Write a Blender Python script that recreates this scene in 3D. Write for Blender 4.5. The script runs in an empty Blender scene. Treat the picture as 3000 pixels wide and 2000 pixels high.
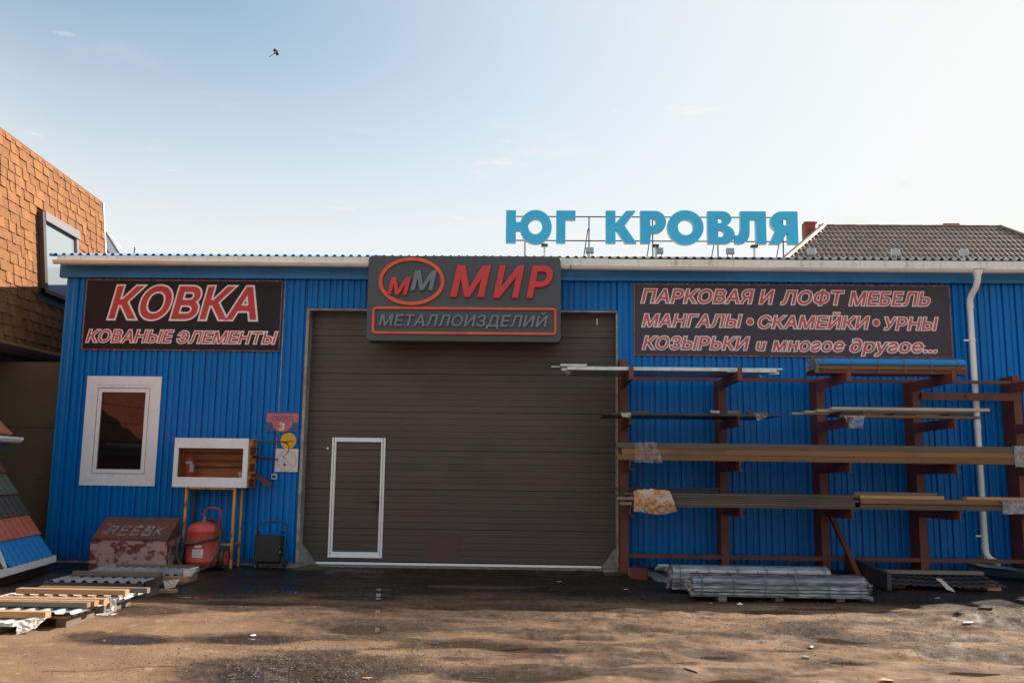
import bpy, bmesh, math, random
import numpy as np
from mathutils import Vector, Matrix
random.seed(7)
R = math.radians
S = bpy.context.scene
COL = S.collection

# ------------------------------------------------------------------ camera, sky, sun, exposure
cam_data = bpy.data.cameras.new('camera')
cam = bpy.data.objects.new('camera', cam_data)
COL.objects.link(cam)
cam_data.sensor_width = 36.0
cam_data.lens = 31.16
cam_data.clip_start = 0.05
cam_data.clip_end = 3000
PITCH, YAW, ROLL = 0.14253, -0.028354, 0.012467
F = Vector((math.sin(YAW)*math.cos(PITCH), math.cos(YAW)*math.cos(PITCH), math.sin(PITCH)))
RT = F.cross(Vector((0, 0, 1))).normalized()
UP = RT.cross(F)
R2 = RT*math.cos(ROLL) + UP*math.sin(ROLL)
U2 = -RT*math.sin(ROLL) + UP*math.cos(ROLL)
cam.matrix_world = Matrix(((R2.x, U2.x, -F.x, 0), (R2.y, U2.y, -F.y, -14.3), (R2.z, U2.z, -F.z, 1.65), (0, 0, 0, 1)))
S.camera = cam

SUN_AZ, SUN_EL = 60.0, 34.0        # azimuth measured from +Y towards +X
world = bpy.data.worlds.new('World')
S.world = world
world.use_nodes = True
wn, wl = world.node_tree.nodes, world.node_tree.links
bg = wn['Background']
sky = wn.new('ShaderNodeTexSky')
sky.sky_type = 'NISHITA'
sky.sun_disc = False
sky.sun_elevation = R(SUN_EL)
sky.sun_rotation = R(SUN_AZ)
sky.altitude = 50
sky.air_density = 1.0
sky.dust_density = 1.2
sky.ozone_density = 0.4
# white veil over the whole sky, thinnest in the band at right angles to the sun, with a few wisps of cloud
tc = wn.new('ShaderNodeTexCoord')
def wmath(op, a, b=None, clamp=False):
    q = wn.new('ShaderNodeMath'); q.operation = op; q.use_clamp = clamp
    for i, v in enumerate((a, b)):
        if v is None: continue
        if isinstance(v, (int, float)): q.inputs[i].default_value = v
        else: wl.new(v, q.inputs[i])
    return q.outputs[0]
def wrange(v, a, z, c, d):
    q = wn.new('ShaderNodeMapRange'); q.interpolation_type = 'SMOOTHSTEP'; wl.new(v, q.inputs[0])
    for i, t in enumerate((a, z, c, d)): q.inputs[i+1].default_value = t
    return q.outputs[0]
sep = wn.new('ShaderNodeSeparateXYZ'); wl.new(tc.outputs['Generated'], sep.inputs[0])
dt = wn.new('ShaderNodeVectorMath'); dt.operation = 'DOT_PRODUCT'; wl.new(tc.outputs['Generated'], dt.inputs[0])
dt.inputs[1].default_value = (math.sin(R(SUN_AZ))*math.cos(R(SUN_EL)), math.cos(R(SUN_AZ))*math.cos(R(SUN_EL)), math.sin(R(SUN_EL)))
mp = wn.new('ShaderNodeMapping'); mp.inputs['Scale'].default_value = (1.4, 1.4, 5.5); mp.inputs['Rotation'].default_value = (0, R(12), 0)
wl.new(tc.outputs['Generated'], mp.inputs['Vector'])
nz = wn.new('ShaderNodeTexNoise'); nz.inputs['Scale'].default_value = 2.6; nz.inputs['Detail'].default_value = 7; nz.inputs['Roughness'].default_value = .55
wl.new(mp.outputs[0], nz.inputs['Vector'])
band = wmath('MULTIPLY', wrange(dt.outputs['Value'], .34, .98, 1, 0), wrange(dt.outputs['Value'], -.1, .22, 0, 1))
veil = wmath('SUBTRACT', .96, wmath('MULTIPLY', wmath('MULTIPLY', band, wrange(sep.outputs[2], .14, .48, 0, 1)), .88))
veil = wmath('ADD', veil, wrange(nz.outputs[0], .58, .78, 0, .3), True)
tint = wn.new('ShaderNodeMix'); tint.data_type = 'RGBA'; tint.blend_type = 'MULTIPLY'; tint.inputs[0].default_value = 1
wl.new(sky.outputs[0], tint.inputs[6]); tint.inputs[7].default_value = (.98, 1.03, .90, 1)
mp2 = wn.new('ShaderNodeMapping'); mp2.inputs['Scale'].default_value = (3.2, 3.2, 13); mp2.inputs['Location'].default_value = (.3, .1, .4)
wl.new(tc.outputs['Generated'], mp2.inputs['Vector'])
nz2 = wn.new('ShaderNodeTexNoise'); nz2.inputs['Scale'].default_value = 2.3; nz2.inputs['Detail'].default_value = 8; nz2.inputs['Roughness'].default_value = .6
wl.new(mp2.outputs[0], nz2.inputs['Vector'])
veil = wmath('ADD', veil, wrange(nz2.outputs[0], .62, .76, 0, .55), True)
mx = wn.new('ShaderNodeMix'); mx.data_type = 'RGBA'
wl.new(veil, mx.inputs[0]); wl.new(tint.outputs[2], mx.inputs[6]); mx.inputs[7].default_value = (4.42, 4.42, 4.30, 1)
wl.new(mx.outputs[2], bg.inputs['Color'])
bg.inputs['Strength'].default_value = 0.085

sun_data = bpy.data.lights.new('sun', 'SUN')
sun_data.energy = 4.6
sun_data.angle = R(0.55)
sun_data.color = (1.0, 0.89, 0.76)
sun = bpy.data.objects.new('sun', sun_data)
COL.objects.link(sun)
sd = Vector((math.sin(R(SUN_AZ))*math.cos(R(SUN_EL)), math.cos(R(SUN_AZ))*math.cos(R(SUN_EL)), math.sin(R(SUN_EL))))
sun.rotation_euler = sd.to_track_quat('Z', 'Y').to_euler()

S.view_settings.view_transform = 'Standard'
S.view_settings.look = 'None'
S.view_settings.exposure = 1.3
S.view_settings.gamma = 1
S.view_settings.use_curve_mapping = False

# ------------------------------------------------------------------ materials
def mat(name, c, c2=None, ns=3.0, lo=.42, hi=.6, rough=.5, rough2=None, metal=0.0, bump=0.0, bs=60.0, stretch=(1, 1, 1), rnd=0.0,
        c3=None, ns3=9.0, lo3=.55, hi3=.7, stretch3=None, spec=.5, coat=0.0, fine=0.0):
    m = bpy.data.materials.new(name)
    m.use_nodes = True
    n, l = m.node_tree.nodes, m.node_tree.links
    b = n['Principled BSDF']
    b.inputs['Base Color'].default_value = (*c, 1)
    b.inputs['Roughness'].default_value = rough
    b.inputs['Metallic'].default_value = metal
    b.inputs['Specular IOR Level'].default_value = spec
    b.inputs['Coat Weight'].default_value = coat
    geo = n.new('ShaderNodeNewGeometry')
    def nmap(st):
        q = n.new('ShaderNodeMapping'); q.inputs['Scale'].default_value = st
        l.new(geo.outputs['Position'], q.inputs['Vector']); return q.outputs[0]
    base = None
    def layer(prev, col, scale, a, z, st, amt=1.0):
        t = n.new('ShaderNodeTexNoise'); t.inputs['Scale'].default_value = scale; t.inputs['Detail'].default_value = 5; t.inputs['Roughness'].default_value = .62
        l.new(nmap(st), t.inputs['Vector'])
        mr = n.new('ShaderNodeMapRange'); mr.inputs[1].default_value = a; mr.inputs[2].default_value = z; mr.inputs[4].default_value = amt
        l.new(t.outputs[0], mr.inputs[0])
        x = n.new('ShaderNodeMix'); x.data_type = 'RGBA'
        l.new(mr.outputs[0], x.inputs[0])
        if prev is None: x.inputs[6].default_value = (*c, 1)
        else: l.new(prev, x.inputs[6])
        x.inputs[7].default_value = (*col, 1)
        return x.outputs[2], mr.outputs[0]
    if c2 is not None:
        base, f = layer(None, c2, ns, lo, hi, stretch)
        if rough2 is not None:
            r = n.new('ShaderNodeMapRange'); r.inputs[3].default_value = rough; r.inputs[4].default_value = rough2
            l.new(f, r.inputs[0]); l.new(r.outputs[0], b.inputs['Roughness'])
    if c3 is not None:
        base, _ = layer(base, c3, ns3, lo3, hi3, stretch3 or stretch)
    if fine:
        dk = tuple(v*(1-fine) for v in c)
        base, _ = layer(base, dk, 1.1, .3, .75, (1, 1, 1), .6)
    if rnd:
        oi = n.new('ShaderNodeObjectInfo')
        hs = n.new('ShaderNodeHueSaturation')
        mr = n.new('ShaderNodeMapRange'); mr.inputs[3].default_value = 1-rnd; mr.inputs[4].default_value = 1+rnd
        l.new(oi.outputs['Random'], mr.inputs[0]); l.new(mr.outputs[0], hs.inputs['Value'])
        if base is None: hs.inputs['Color'].default_value = (*c, 1)
        else: l.new(base, hs.inputs['Color'])
        base = hs.outputs[0]
    if base is not None: l.new(base, b.inputs['Base Color'])
    if bump:
        t = n.new('ShaderNodeTexNoise'); t.inputs['Scale'].default_value = bs; t.inputs['Detail'].default_value = 4
        l.new(nmap(stretch), t.inputs['Vector'])
        bp = n.new('ShaderNodeBump'); bp.inputs['Strength'].default_value = bump; bp.inputs['Distance'].default_value = .01
        l.new(t.outputs[0], bp.inputs['Height']); l.new(bp.outputs[0], b.inputs['Normal'])
    return m

M = {}
M['blue'] = mat('blue_sheet', (.0, .168, .54), (.0, .142, .46), ns=1.6, lo=.35, hi=.75, rough=.24, rough2=.36, stretch=(1, 1, .35), bump=.10, bs=7, c3=(.010, .19, .48), ns3=14, lo3=.62, hi3=.8, stretch3=(1, 1, .12), spec=.16, rnd=.06)
M['blue_trim'] = mat('blue_trim', (.012, .20, .52), (.010, .17, .45), ns=1.5, rough=.35, rnd=.14, bump=.04, bs=5)
M['white'] = mat('white_paint', (.80, .83, .86), (.70, .71, .72), ns=5, lo=.55, hi=.8, rough=.4, bump=.03, bs=20)
M['white_stain'] = mat('stained_white', (.78, .76, .72), (.48, .42, .33), ns=5, lo=.54, hi=.76, rough=.5, stretch=(2.2, 1, .25), c3=(.2, .12, .06), ns3=9, lo3=.66, hi3=.8, rnd=.05)
M['gutter'] = mat('gutter_white', (.74, .70, .66), (.56, .50, .45), ns=4, lo=.45, hi=.8, rough=.35, stretch=(.3, 1, 1))
M['pipe'] = mat('pipe_white', (.80, .80, .79), (.64, .62, .58), ns=4, lo=.5, hi=.8, rough=.3, stretch=(1, 1, .3))
M['gate'] = mat('gate_brown', (.072, .048, .041), (.054, .043, .038), ns=1.1, lo=.35, hi=.7, rough=.42, rough2=.55, rnd=.09, bump=.12, bs=90, stretch=(.6, 1, 1), c3=(.085, .068, .058), ns3=3.5, lo3=.6, hi3=.85, stretch3=(.5, 1, 2))
M['jamb'] = mat('jamb_grey', (.36, .34, .31), (.22, .19, .16), ns=6, rough=.6)
M['concrete'] = mat('concrete', (.26, .25, .23), (.12, .11, .10), ns=9, lo=.4, hi=.7, rough=.85, bump=.6, bs=40)
M['rust_red'] = mat('oxide_primer', (.15, .036, .022), (.085, .028, .02), ns=3, lo=.4, hi=.7, rough=.55, bump=.1, bs=40, c3=(.2, .07, .03), ns3=11, lo3=.66, hi3=.76)
M['sign_dark'] = mat('sign_charcoal', (.050, .062, .075), (.060, .072, .085), ns=2, rough=.45, fine=.1)
M['sign_red'] = mat('sign_red', (.62, .035, .045), (.55, .035, .04), ns=3, rough=.45)
M['sign_orange'] = mat('sign_orange', (.78, .10, .03), (.66, .08, .03), ns=3, rough=.4)
M['sign_grey'] = mat('sign_grey', (.17, .20, .245), (.15, .18, .225), ns=3, rough=.5)
M['banner'] = mat('banner_black', (.012, .010, .013), (.020, .016, .022), ns=1.1, lo=.3, hi=.7, rough=.5, bump=.08, bs=3, spec=.25)
M['banner2'] = mat('banner_faded', (.058, .050, .066), (.070, .060, .078), ns=1.1, lo=.3, hi=.7, rough=.5, bump=.08, bs=3, spec=.25)
M['print_red'] = mat('print_red', (.50, .04, .045), (.56, .06, .06), ns=2, rough=.55)
M['print_red2'] = mat('print_faded_red', (.58, .10, .10), (.52, .085, .085), ns=2, rough=.55)
M['print_white'] = mat('print_white', (.84, .76, .78), rough=.55)
M['banner_frame'] = mat('rusty_frame', (.42, .10, .035), (.2, .05, .03), ns=10, lo=.45, hi=.65, rough=.6)
M['sky_letter'] = mat('letter_blue', (.026, .50, .86), (.028, .54, .88), ns=1.2, rough=.3)
M['letter_side'] = mat('letter_side', (.30, .44, .56), rough=.4)
M['frame_green'] = mat('frame_green', (.02, .05, .045), rough=.5)
M['galv'] = mat('galvanised', (.50, .54, .56), (.36, .4, .43), ns=6, rough=.32, metal=.55, rnd=.12, bump=.05, bs=20)
M['galv_dull'] = mat('galvanised_dull', (.28, .31, .34), (.16, .18, .20), ns=5, rough=.42, metal=.4, rnd=.15)
M['dark_sheet'] = mat('dark_steel_plate', (.055, .052, .06), (.03, .028, .03), ns=4, rough=.4, metal=.3)
M['brown_steel'] = mat('rusty_tube', (.20, .095, .035), (.12, .055, .025), ns=2.2, lo=.35, hi=.7, rough=.55, rnd=.18, bump=.15, bs=30, stretch=(.18, 1, 1), c3=(.06, .035, .022), ns3=4, lo3=.55, hi3=.75, stretch3=(.3, 1, 2))
M['dark_tube'] = mat('weathered_tube', (.10, .068, .05), (.055, .045, .038), ns=3, lo=.4, hi=.65, rough=.6, rnd=.25, bump=.15, bs=30, stretch=(.15, 1, 1), c3=(.2, .07, .03), ns3=3, lo3=.66, hi3=.8)
M['black'] = mat('black_plastic', (.012, .012, .013), (.02, .02, .02), ns=8, rough=.55)
M['black_steel'] = mat('black_steel', (.02, .018, .018), rough=.5)
M['wood'] = mat('pine_wood', (.46, .26, .13), (.34, .18, .08), ns=3, lo=.35, hi=.7, rough=.75, rnd=.18, bump=.25, bs=25, stretch=(.25, 2, 3), c3=(.12, .06, .03), ns3=5, lo3=.68, hi3=.78, stretch3=(1, 1, 1))
M['wood_grey'] = mat('grey_wood', (.20, .155, .12), (.12, .09, .07), ns=3, lo=.35, hi=.7, rough=.8, rnd=.25, bump=.3, bs=25, stretch=(.22, 2, 3), c3=(.05, .035, .028), ns3=4, lo3=.62, hi3=.75, stretch3=(1, 1, 1))
M['wood_pale'] = mat('pale_plank', (.42, .37, .31), (.30, .25, .2), ns=3, lo=.35, hi=.7, rough=.8, rnd=.12, bump=.2, bs=25, stretch=(.22, 2, 3), c3=(.1, .07, .05), ns3=5, lo3=.7, hi3=.78, stretch3=(1, 1, 1))
M['yellow'] = mat('yellow_rusty', (.66, .30, .03), (.26, .06, .015), ns=7, lo=.52, hi=.62, rough=.55, bump=.1, bs=30)
M['rust_brown'] = mat('brown_rust', (.14, .04, .016), (.08, .025, .015), ns=6, rough=.7)
M['cab_in'] = mat('cabinet_inside', (.76, .31, .08), (.55, .18, .05), ns=3, rough=.7, stretch=(.3, 1, 2))
M['cab_white'] = mat('cabinet_white', (.79, .82, .86), (.72, .74, .77), ns=4, rough=.4)
M['ext_red'] = mat('extinguisher_red', (.52, .075, .055), (.42, .058, .045), ns=4, lo=.35, hi=.7, rough=.5, stretch=(2, 2, .3), c3=(.52, .2, .15), ns3=7, lo3=.55, hi3=.8, stretch3=(2, 2, .3))
M['red_bright'] = mat('small_red', (.45, .03, .025), rough=.35)
M['rubber'] = mat('rubber', (.03, .027, .025), (.055, .05, .045), ns=7, rough=.6)
M['label'] = mat('label_white', (.66, .64, .64), rough=.6)
M['ink'] = mat('ink', (.08, .08, .09), rough=.6)
M['box_paint'] = mat('peeling_box', (.17, .04, .033), (.46, .28, .27), ns=5.5, lo=.46, hi=.52, rough=.6, stretch=(1, 1, 1.5), bump=.25, bs=12, c3=(.10, .055, .04), ns3=4, lo3=.6, hi3=.68)
M['box_lid'] = mat('peeling_lid', (.15, .045, .032), (.28, .14, .11), ns=6, lo=.6, hi=.66, rough=.6, stretch=(.6, 1, 2), bump=.25, bs=12, c3=(.085, .055, .04), ns3=4, lo3=.48, hi3=.58)
M['paint_grey'] = mat('brushed_grey_paint', (.30, .29, .28), (.17, .14, .13), ns=14, rough=.7)
M['yellow_disc'] = mat('disc_yellow', (.72, .45, .01), (.62, .36, .01), ns=4, rough=.45)
M['pinkish'] = mat('faded_red_print', (.50, .13, .15), rough=.5)
M['pale_pink'] = mat('pale_ring', (.68, .42, .43), rough=.5)
M['navy'] = mat('navy_board', (.02, .09, .24), rough=.5)
M['navy_text'] = mat('navy_text', (.09, .09, .30), rough=.5)
M['glass'] = mat('window_glass', (.010, .010, .011), rough=.03, spec=.45)
M['velux'] = mat('roof_window_glass', (.20, .24, .26), rough=.03, spec=1.0)
M['velux_frame'] = mat('roof_window_frame', (.05, .038, .035), rough=.4)
M['velux_hood'] = mat('roof_window_hood', (.20, .195, .205), rough=.35, metal=.3)
M['shingle'] = mat('orange_shingle', (.235, .098, .030), (.19, .075, .024), ns=9, rough=.9, rnd=.16, bump=.5, bs=120)
M['shingle_under'] = mat('orange_shingle_course', (.20, .082, .026), (.165, .066, .021), ns=7, rough=.9, rnd=.08, bump=.5, bs=120)
M['eave_brown'] = mat('eave_brown', (.045, .022, .018), rough=.35)
M['soffit'] = mat('soffit', (.20, .15, .11), rough=.6)
M['metal_gate'] = mat('brown_gate_sheet', (.15, .108, .066), (.125, .09, .055), ns=1.2, lo=.3, hi=.7, rough=.42, bump=.05, bs=8)
M['tile_terra'] = mat('tile_terracotta', (.40, .10, .052), (.33, .08, .043), ns=4, rough=.42)
M['tile_blue'] = mat('tile_blue', (.004, .17, .46), rough=.5, spec=.3)
M['tile_dark'] = mat('tile_graphite', (.028, .032, .036), rough=.4)
M['tile_green'] = mat('tile_green', (.06, .085, .062), rough=.42)
M['tile_wine'] = mat('tile_burgundy', (.14, .02, .03), rough=.42)
M['base_maroon'] = mat('maroon_base', (.05, .018, .018), (.03, .016, .014), ns=5, rough=.6)
M['roof_tile'] = mat('brown_roof_tile', (.14, .094, .070), (.095, .066, .05), ns=3, rough=.24, rnd=.22)
M['roof_cap'] = mat('brown_ridge_cap', (.20, .14, .11), (.13, .1, .08), ns=3, rough=.5)
M['brick'] = mat('red_brick', (.42, .10, .06), (.33, .075, .045), ns=9, rough=.85, rnd=.16)
M['mortar'] = mat('mortar', (.26, .15, .12), rough=.9)
M['roof_grey'] = mat('roof_galvanised', (.45, .46, .47), (.30, .31, .32), ns=3, rough=.4, metal=.3)
M['roof_blue'] = mat('roof_blue', (.05, .17, .34), (.06, .19, .36), ns=2, rough=.35)
M['lamp_grey'] = mat('lamp_grey', (.36, .40, .43), rough=.4)
def translucent(m, lo, hi, sc=9):
    n, l = m.node_tree.nodes, m.node_tree.links
    g = n.new('ShaderNodeNewGeometry'); t = n.new('ShaderNodeTexNoise'); t.inputs['Scale'].default_value = sc; t.inputs['Detail'].default_value = 6; t.inputs['Roughness'].default_value = .7
    l.new(g.outputs['Position'], t.inputs['Vector'])
    r = n.new('ShaderNodeMapRange'); r.inputs[1].default_value = .38; r.inputs[2].default_value = .62; r.inputs[3].default_value = lo; r.inputs[4].default_value = hi
    l.new(t.outputs[0], r.inputs[0]); l.new(r.outputs[0], n['Principled BSDF'].inputs['Alpha'])
M['film'] = mat('crumpled_film', (.34, .35, .38), (.50, .51, .54), ns=45, lo=.45, hi=.65, rough=.25, bump=1.0, bs=50, stretch=(1.6, 1, .8), c3=(.16, .17, .19), ns3=24, lo3=.5, hi3=.75); translucent(M['film'], .3, .9)
M['film_brown'] = mat('film_over_tube', (.36, .33, .31), (.48, .46, .44), ns=40, lo=.45, hi=.65, rough=.2, bump=1.0, bs=50, stretch=(1.8, 1, .7)); translucent(M['film_brown'], .05, .55, 14)
M['paper'] = mat('torn_paper', (.52, .48, .44), (.36, .33, .31), ns=40, lo=.5, hi=.75, rough=.85, bump=.8, bs=25)
M['bag'] = mat('printed_bag', (.48, .19, .05), (.50, .42, .36), ns=13, lo=.42, hi=.6, rough=.3, bump=1.0, bs=40, c3=(.12, .08, .05), ns3=17, lo3=.52, hi3=.72)
M['wrapped'] = mat('wrapped_steel', (.10, .125, .16), (.24, .27, .31), ns=12, lo=.48, hi=.68, rough=.22, metal=.2, bump=.5, bs=26, stretch=(.25, 1, 2.4), rnd=.15, spec=.8)
M['wrapped_light'] = mat('wrapped_light', (.32, .35, .40), (.16, .185, .22), ns=12, lo=.42, hi=.62, rough=.22, metal=.2, bump=.5, bs=26, stretch=(.25, 1, 2.4), rnd=.1, spec=.8)
M['wrapped_brown'] = mat('wrapped_brown', (.10, .065, .06), (.2, .17, .17), ns=8, lo=.55, hi=.7, rough=.25, bump=.4, bs=16, stretch=(.4, 1, 1.5))
M['strap'] = mat('strap', (.10, .09, .09), rough=.5)
M['sheet_white'] = mat('white_sheet_metal', (.36, .39, .41), (.27, .30, .32), ns=5, rough=.3, rnd=.1)
M['sheet_dark'] = mat('brown_sheet_metal', (.05, .038, .036), rough=.35)
M['green_sheet'] = mat('green_sheet', (.01, .07, .05), rough=.4)
M['teal_sheet'] = mat('teal_sheet', (.03, .06, .065), rough=.4)
M['moss'] = mat('mossy_dirt', (.045, .05, .018), (.06, .05, .035), ns=20, rough=.95, bump=1, bs=60)
M['leaf'] = mat('yellow_leaf', (.55, .27, .04), rough=.6)
M['leaf_pale'] = mat('pale_leaf', (.45, .33, .18), rough=.6)
M['stone'] = mat('stone', (.30, .28, .25), (.15, .13, .11), ns=15, rough=.9, rnd=.3)
M['stone_dark'] = mat('dark_clod', (.04, .034, .03), rough=.9, bump=1, bs=50)
M['beige'] = mat('beige_render', (.45, .38, .26), rough=.8)
M['bird_black'] = mat('bird_black', (.012, .016, .02), rough=.4)
M['bird_white'] = mat('bird_white', (.6, .6, .55), rough=.7)

def splash(m):
    n, l = m.node_tree.nodes, m.node_tree.links
    b = n['Principled BSDF']; src = b.inputs['Base Color'].links[0].from_socket
    g = n.new('ShaderNodeNewGeometry'); sp = n.new('ShaderNodeSeparateXYZ'); l.new(g.outputs['Position'], sp.inputs[0])
    t = n.new('ShaderNodeTexNoise'); t.inputs['Scale'].default_value = 5; t.inputs['Detail'].default_value = 6; l.new(g.outputs['Position'], t.inputs['Vector'])
    r = n.new('ShaderNodeMapRange'); r.inputs[1].default_value = .75; r.inputs[2].default_value = .1; r.inputs[3].default_value = -.25; r.inputs[4].default_value = .42; l.new(sp.outputs[2], r.inputs[0])
    a = n.new('ShaderNodeMath'); a.operation = 'ADD'; l.new(r.outputs[0], a.inputs[0]); l.new(t.outputs[0], a.inputs[1])
    q = n.new('ShaderNodeMapRange'); q.inputs[1].default_value = .62; q.inputs[2].default_value = 1.05; q.inputs[4].default_value = .75; l.new(a.outputs[0], q.inputs[0])
    x = n.new('ShaderNodeMix'); x.data_type = 'RGBA'; l.new(q.outputs[0], x.inputs[0]); l.new(src, x.inputs[6]); x.inputs[7].default_value = (.035, .04, .045, 1)
    l.new(x.outputs[2], b.inputs['Base Color'])
splash(M['blue']); splash(M['gate'])
# ------------------------------------------------------------------ mesh helpers
ORG = {}
class MB:
    def __init__(s): s.v = []; s.f = []
    def add(s, v, f):
        n = len(s.v); s.v += [tuple(p) for p in v]; s.f += [tuple(n+i for i in q) for q in f]; return s
    def box(s, x0, x1, y0, y1, z0, z1):
        return s.add([(x0, y0, z0), (x1, y0, z0), (x1, y1, z0), (x0, y1, z0), (x0, y0, z1), (x1, y0, z1), (x1, y1, z1), (x0, y1, z1)],
                     [(0, 3, 2, 1), (4, 5, 6, 7), (0, 1, 5, 4), (1, 2, 6, 5), (2, 3, 7, 6), (3, 0, 4, 7)])
    def obox(s, c, sx, sy, sz, rz=0, rx=0, ry=0):
        from mathutils import Euler
        m = Euler((rx, ry, rz)).to_matrix(); c = Vector(c)
        vs = [c + m @ Vector((a*sx/2, b*sy/2, d*sz/2)) for d in (-1, 1) for a, b in ((-1, -1), (1, -1), (1, 1), (-1, 1))]
        return s.add(vs, [(0, 3, 2, 1), (4, 5, 6, 7), (0, 1, 5, 4), (1, 2, 6, 5), (2, 3, 7, 6), (3, 0, 4, 7)])
    def bbox(s, x0, x1, y0, y1, z0, z1, b=.004):      # box with its long edges chamfered
        p = [(y0+b, z0), (y1-b, z0), (y1, z0+b), (y1, z1-b), (y1-b, z1), (y0+b, z1), (y0, z1-b), (y0, z0+b)]
        return s.prism(p, 'x', x0, x1)
    def prism(s, prof, axis, a, b, caps=True):        # closed profile extruded along an axis
        n = len(prof)
        def P(p, t):
            return {'x': (t, p[0], p[1]), 'y': (p[0], t, p[1]), 'z': (p[0], p[1], t)}[axis]
        f = [(i, (i+1) % n, n+(i+1) % n, n+i) for i in range(n)]
        if caps: f += [tuple(range(n-1, -1, -1)), tuple(range(n, 2*n))]
        return s.add([P(p, a) for p in prof]+[P(p, b) for p in prof], f)
    def strip(s, line, axis, a, b, cuts=None):        # open profile swept into a sheet
        n = len(line); ts = [a]+(cuts or [])+[b]
        def P(p, t):
            return {'x': (t, p[0], p[1]), 'y': (p[0], t, p[1]), 'z': (p[0], p[1], t)}[axis]
        vs = [P(p, t) for t in ts for p in line]
        return s.add(vs, [(k*n+i, k*n+i+1, (k+1)*n+i+1, (k+1)*n+i) for k in range(len(ts)-1) for i in range(n-1)])
    def tube(s, pts, r, n=8, closed=False):
        pts = [Vector(p) for p in pts]; rings = []; m = len(pts)
        up = None
        for i, p in enumerate(pts):
            if closed: t = pts[(i+1) % m]-pts[i-1]
            else: t = pts[min(i+1, m-1)]-pts[max(i-1, 0)]
            t.normalize()
            if up is None:
                up = Vector((0, 0, 1)) if abs(t.z) < .9 else Vector((1, 0, 0))
            a = (up - t*up.dot(t)).normalized(); b = t.cross(a); up = a
            rr = r[i] if isinstance(r, (list, tuple)) else r
            rings.append([p+a*math.cos(2*math.pi*k/n)*rr+b*math.sin(2*math.pi*k/n)*rr for k in range(n)])
        vs = [q for g in rings for q in g]
        f = [(i*n+k, i*n+(k+1) % n, (i+1) % m*n+(k+1) % n, (i+1) % m*n+k) for i in range(m if closed else m-1) for k in range(n)]
        if not closed: f += [tuple(range(n-1, -1, -1)), tuple((m-1)*n+k for k in range(n))]
        return s.add(vs, f)
    def lathe(s, prof, c=(0, 0), n=24):
        vs = []; 
        for r, z in prof: vs += [(c[0]+r*math.cos(2*math.pi*k/n), c[1]+r*math.sin(2*math.pi*k/n), z) for k in range(n)]
        m = len(prof)
        f = [(i*n+k, i*n+(k+1) % n, (i+1)*n+(k+1) % n, (i+1)*n+k) for i in range(m-1) for k in range(n)]
        f += [tuple(range(n-1, -1, -1)), tuple((m-1)*n+k for k in range(n))]
        return s.add(vs, f)
    def build(s, name, m, parent=None, smooth=False, origin=None, bevel=0):
        me = bpy.data.meshes.new(name)
        o = bpy.data.objects.new(name, me)
        if parent is not None:
            og = ORG[parent.name]
        elif origin is not None: og = Vector(origin)
        else:
            a = np.array(s.v); og = Vector(((a[:, 0].min()+a[:, 0].max())/2, (a[:, 1].min()+a[:, 1].max())/2, a[:, 2].min()))
        me.from_pydata([(p[0]-og.x, p[1]-og.y, p[2]-og.z) for p in s.v], [], s.f)
        bm = bmesh.new(); bm.from_mesh(me); bmesh.ops.recalc_face_normals(bm, faces=bm.faces); bm.to_mesh(me); bm.free()
        if smooth:
            for p in me.polygons: p.use_smooth = True
            try: me.set_sharp_from_angle(angle=R(40))
            except Exception: pass
        me.materials.append(m if not isinstance(m, str) else M[m])
        COL.objects.link(o)
        if parent is not None:
            o.parent = parent; ORG[o.name] = og
        else:
            o.location = og; ORG[o.name] = og
        if bevel:
            bv = o.modifiers.new('bevel', 'BEVEL'); bv.width = bevel; bv.segments = 1; bv.limit_method = 'ANGLE'
        return o
def tag(o, label, cat, group=None):
    o['label'] = label; o['category'] = cat
    if group: o['group'] = group
    return o
def kind(o, k): o['kind'] = k; return o
def thing(name, label, cat, loc, group=None):
    o = bpy.data.objects.new(name, None); o.empty_display_size = .2
    COL.objects.link(o); o.location = loc; ORG[o.name] = Vector(loc)
    return tag(o, label, cat, group)
def copy_tree(root, loc, rz=0, label=None, group=None):
    c = root.copy(); COL.objects.link(c); c.location = loc; c.rotation_euler = (0, 0, rz)
    if label: c['label'] = label
    if group: c['group'] = group
    for ch in list(root.children):
        d = ch.copy(); COL.objects.link(d); d.parent = c
        for g in ch.children:
            e = g.copy(); COL.objects.link(e); e.parent = d
    return c
def dup_part(o, dx, dy, dz, parent):
    c = o.copy(); COL.objects.link(c); c.parent = parent; c.location = Vector(o.location)+Vector((dx, dy, dz)); return c
def arc(cx, cy, rx, ry, a0, a1, n=14):
    return [(cx+rx*math.cos(R(a0+(a1-a0)*i/n)), cy+ry*math.sin(R(a0+(a1-a0)*i/n))) for i in range(n+1)]

# value noise for geometry
def vnoise(x, y, seed=0):
    xi = np.floor(x).astype(int); yi = np.floor(y).astype(int); xf = x-xi; yf = y-yi
    def h(a, b):
        n = (a*374761393 + b*668265263 + seed*974634777) & 0xffffffff
        n = ((n ^ (n >> 13))*1274126177) & 0xffffffff
        return ((n ^ (n >> 16)) & 0xffff)/65535.0
    u = xf*xf*(3-2*xf); v = yf*yf*(3-2*yf)
    return (h(xi, yi)*(1-u)+h(xi+1, yi)*u)*(1-v)+(h(xi, yi+1)*(1-u)+h(xi+1, yi+1)*u)*v
def fbm(x, y, o=4, seed=0):
    t = 0; a = .5; n = 0
    for i in range(o): t = t+a*vnoise(x*2**i, y*2**i, seed+i); n += a; a *= .5
    return t/n

# ------------------------------------------------------------------ ground
G0 = .09
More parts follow.
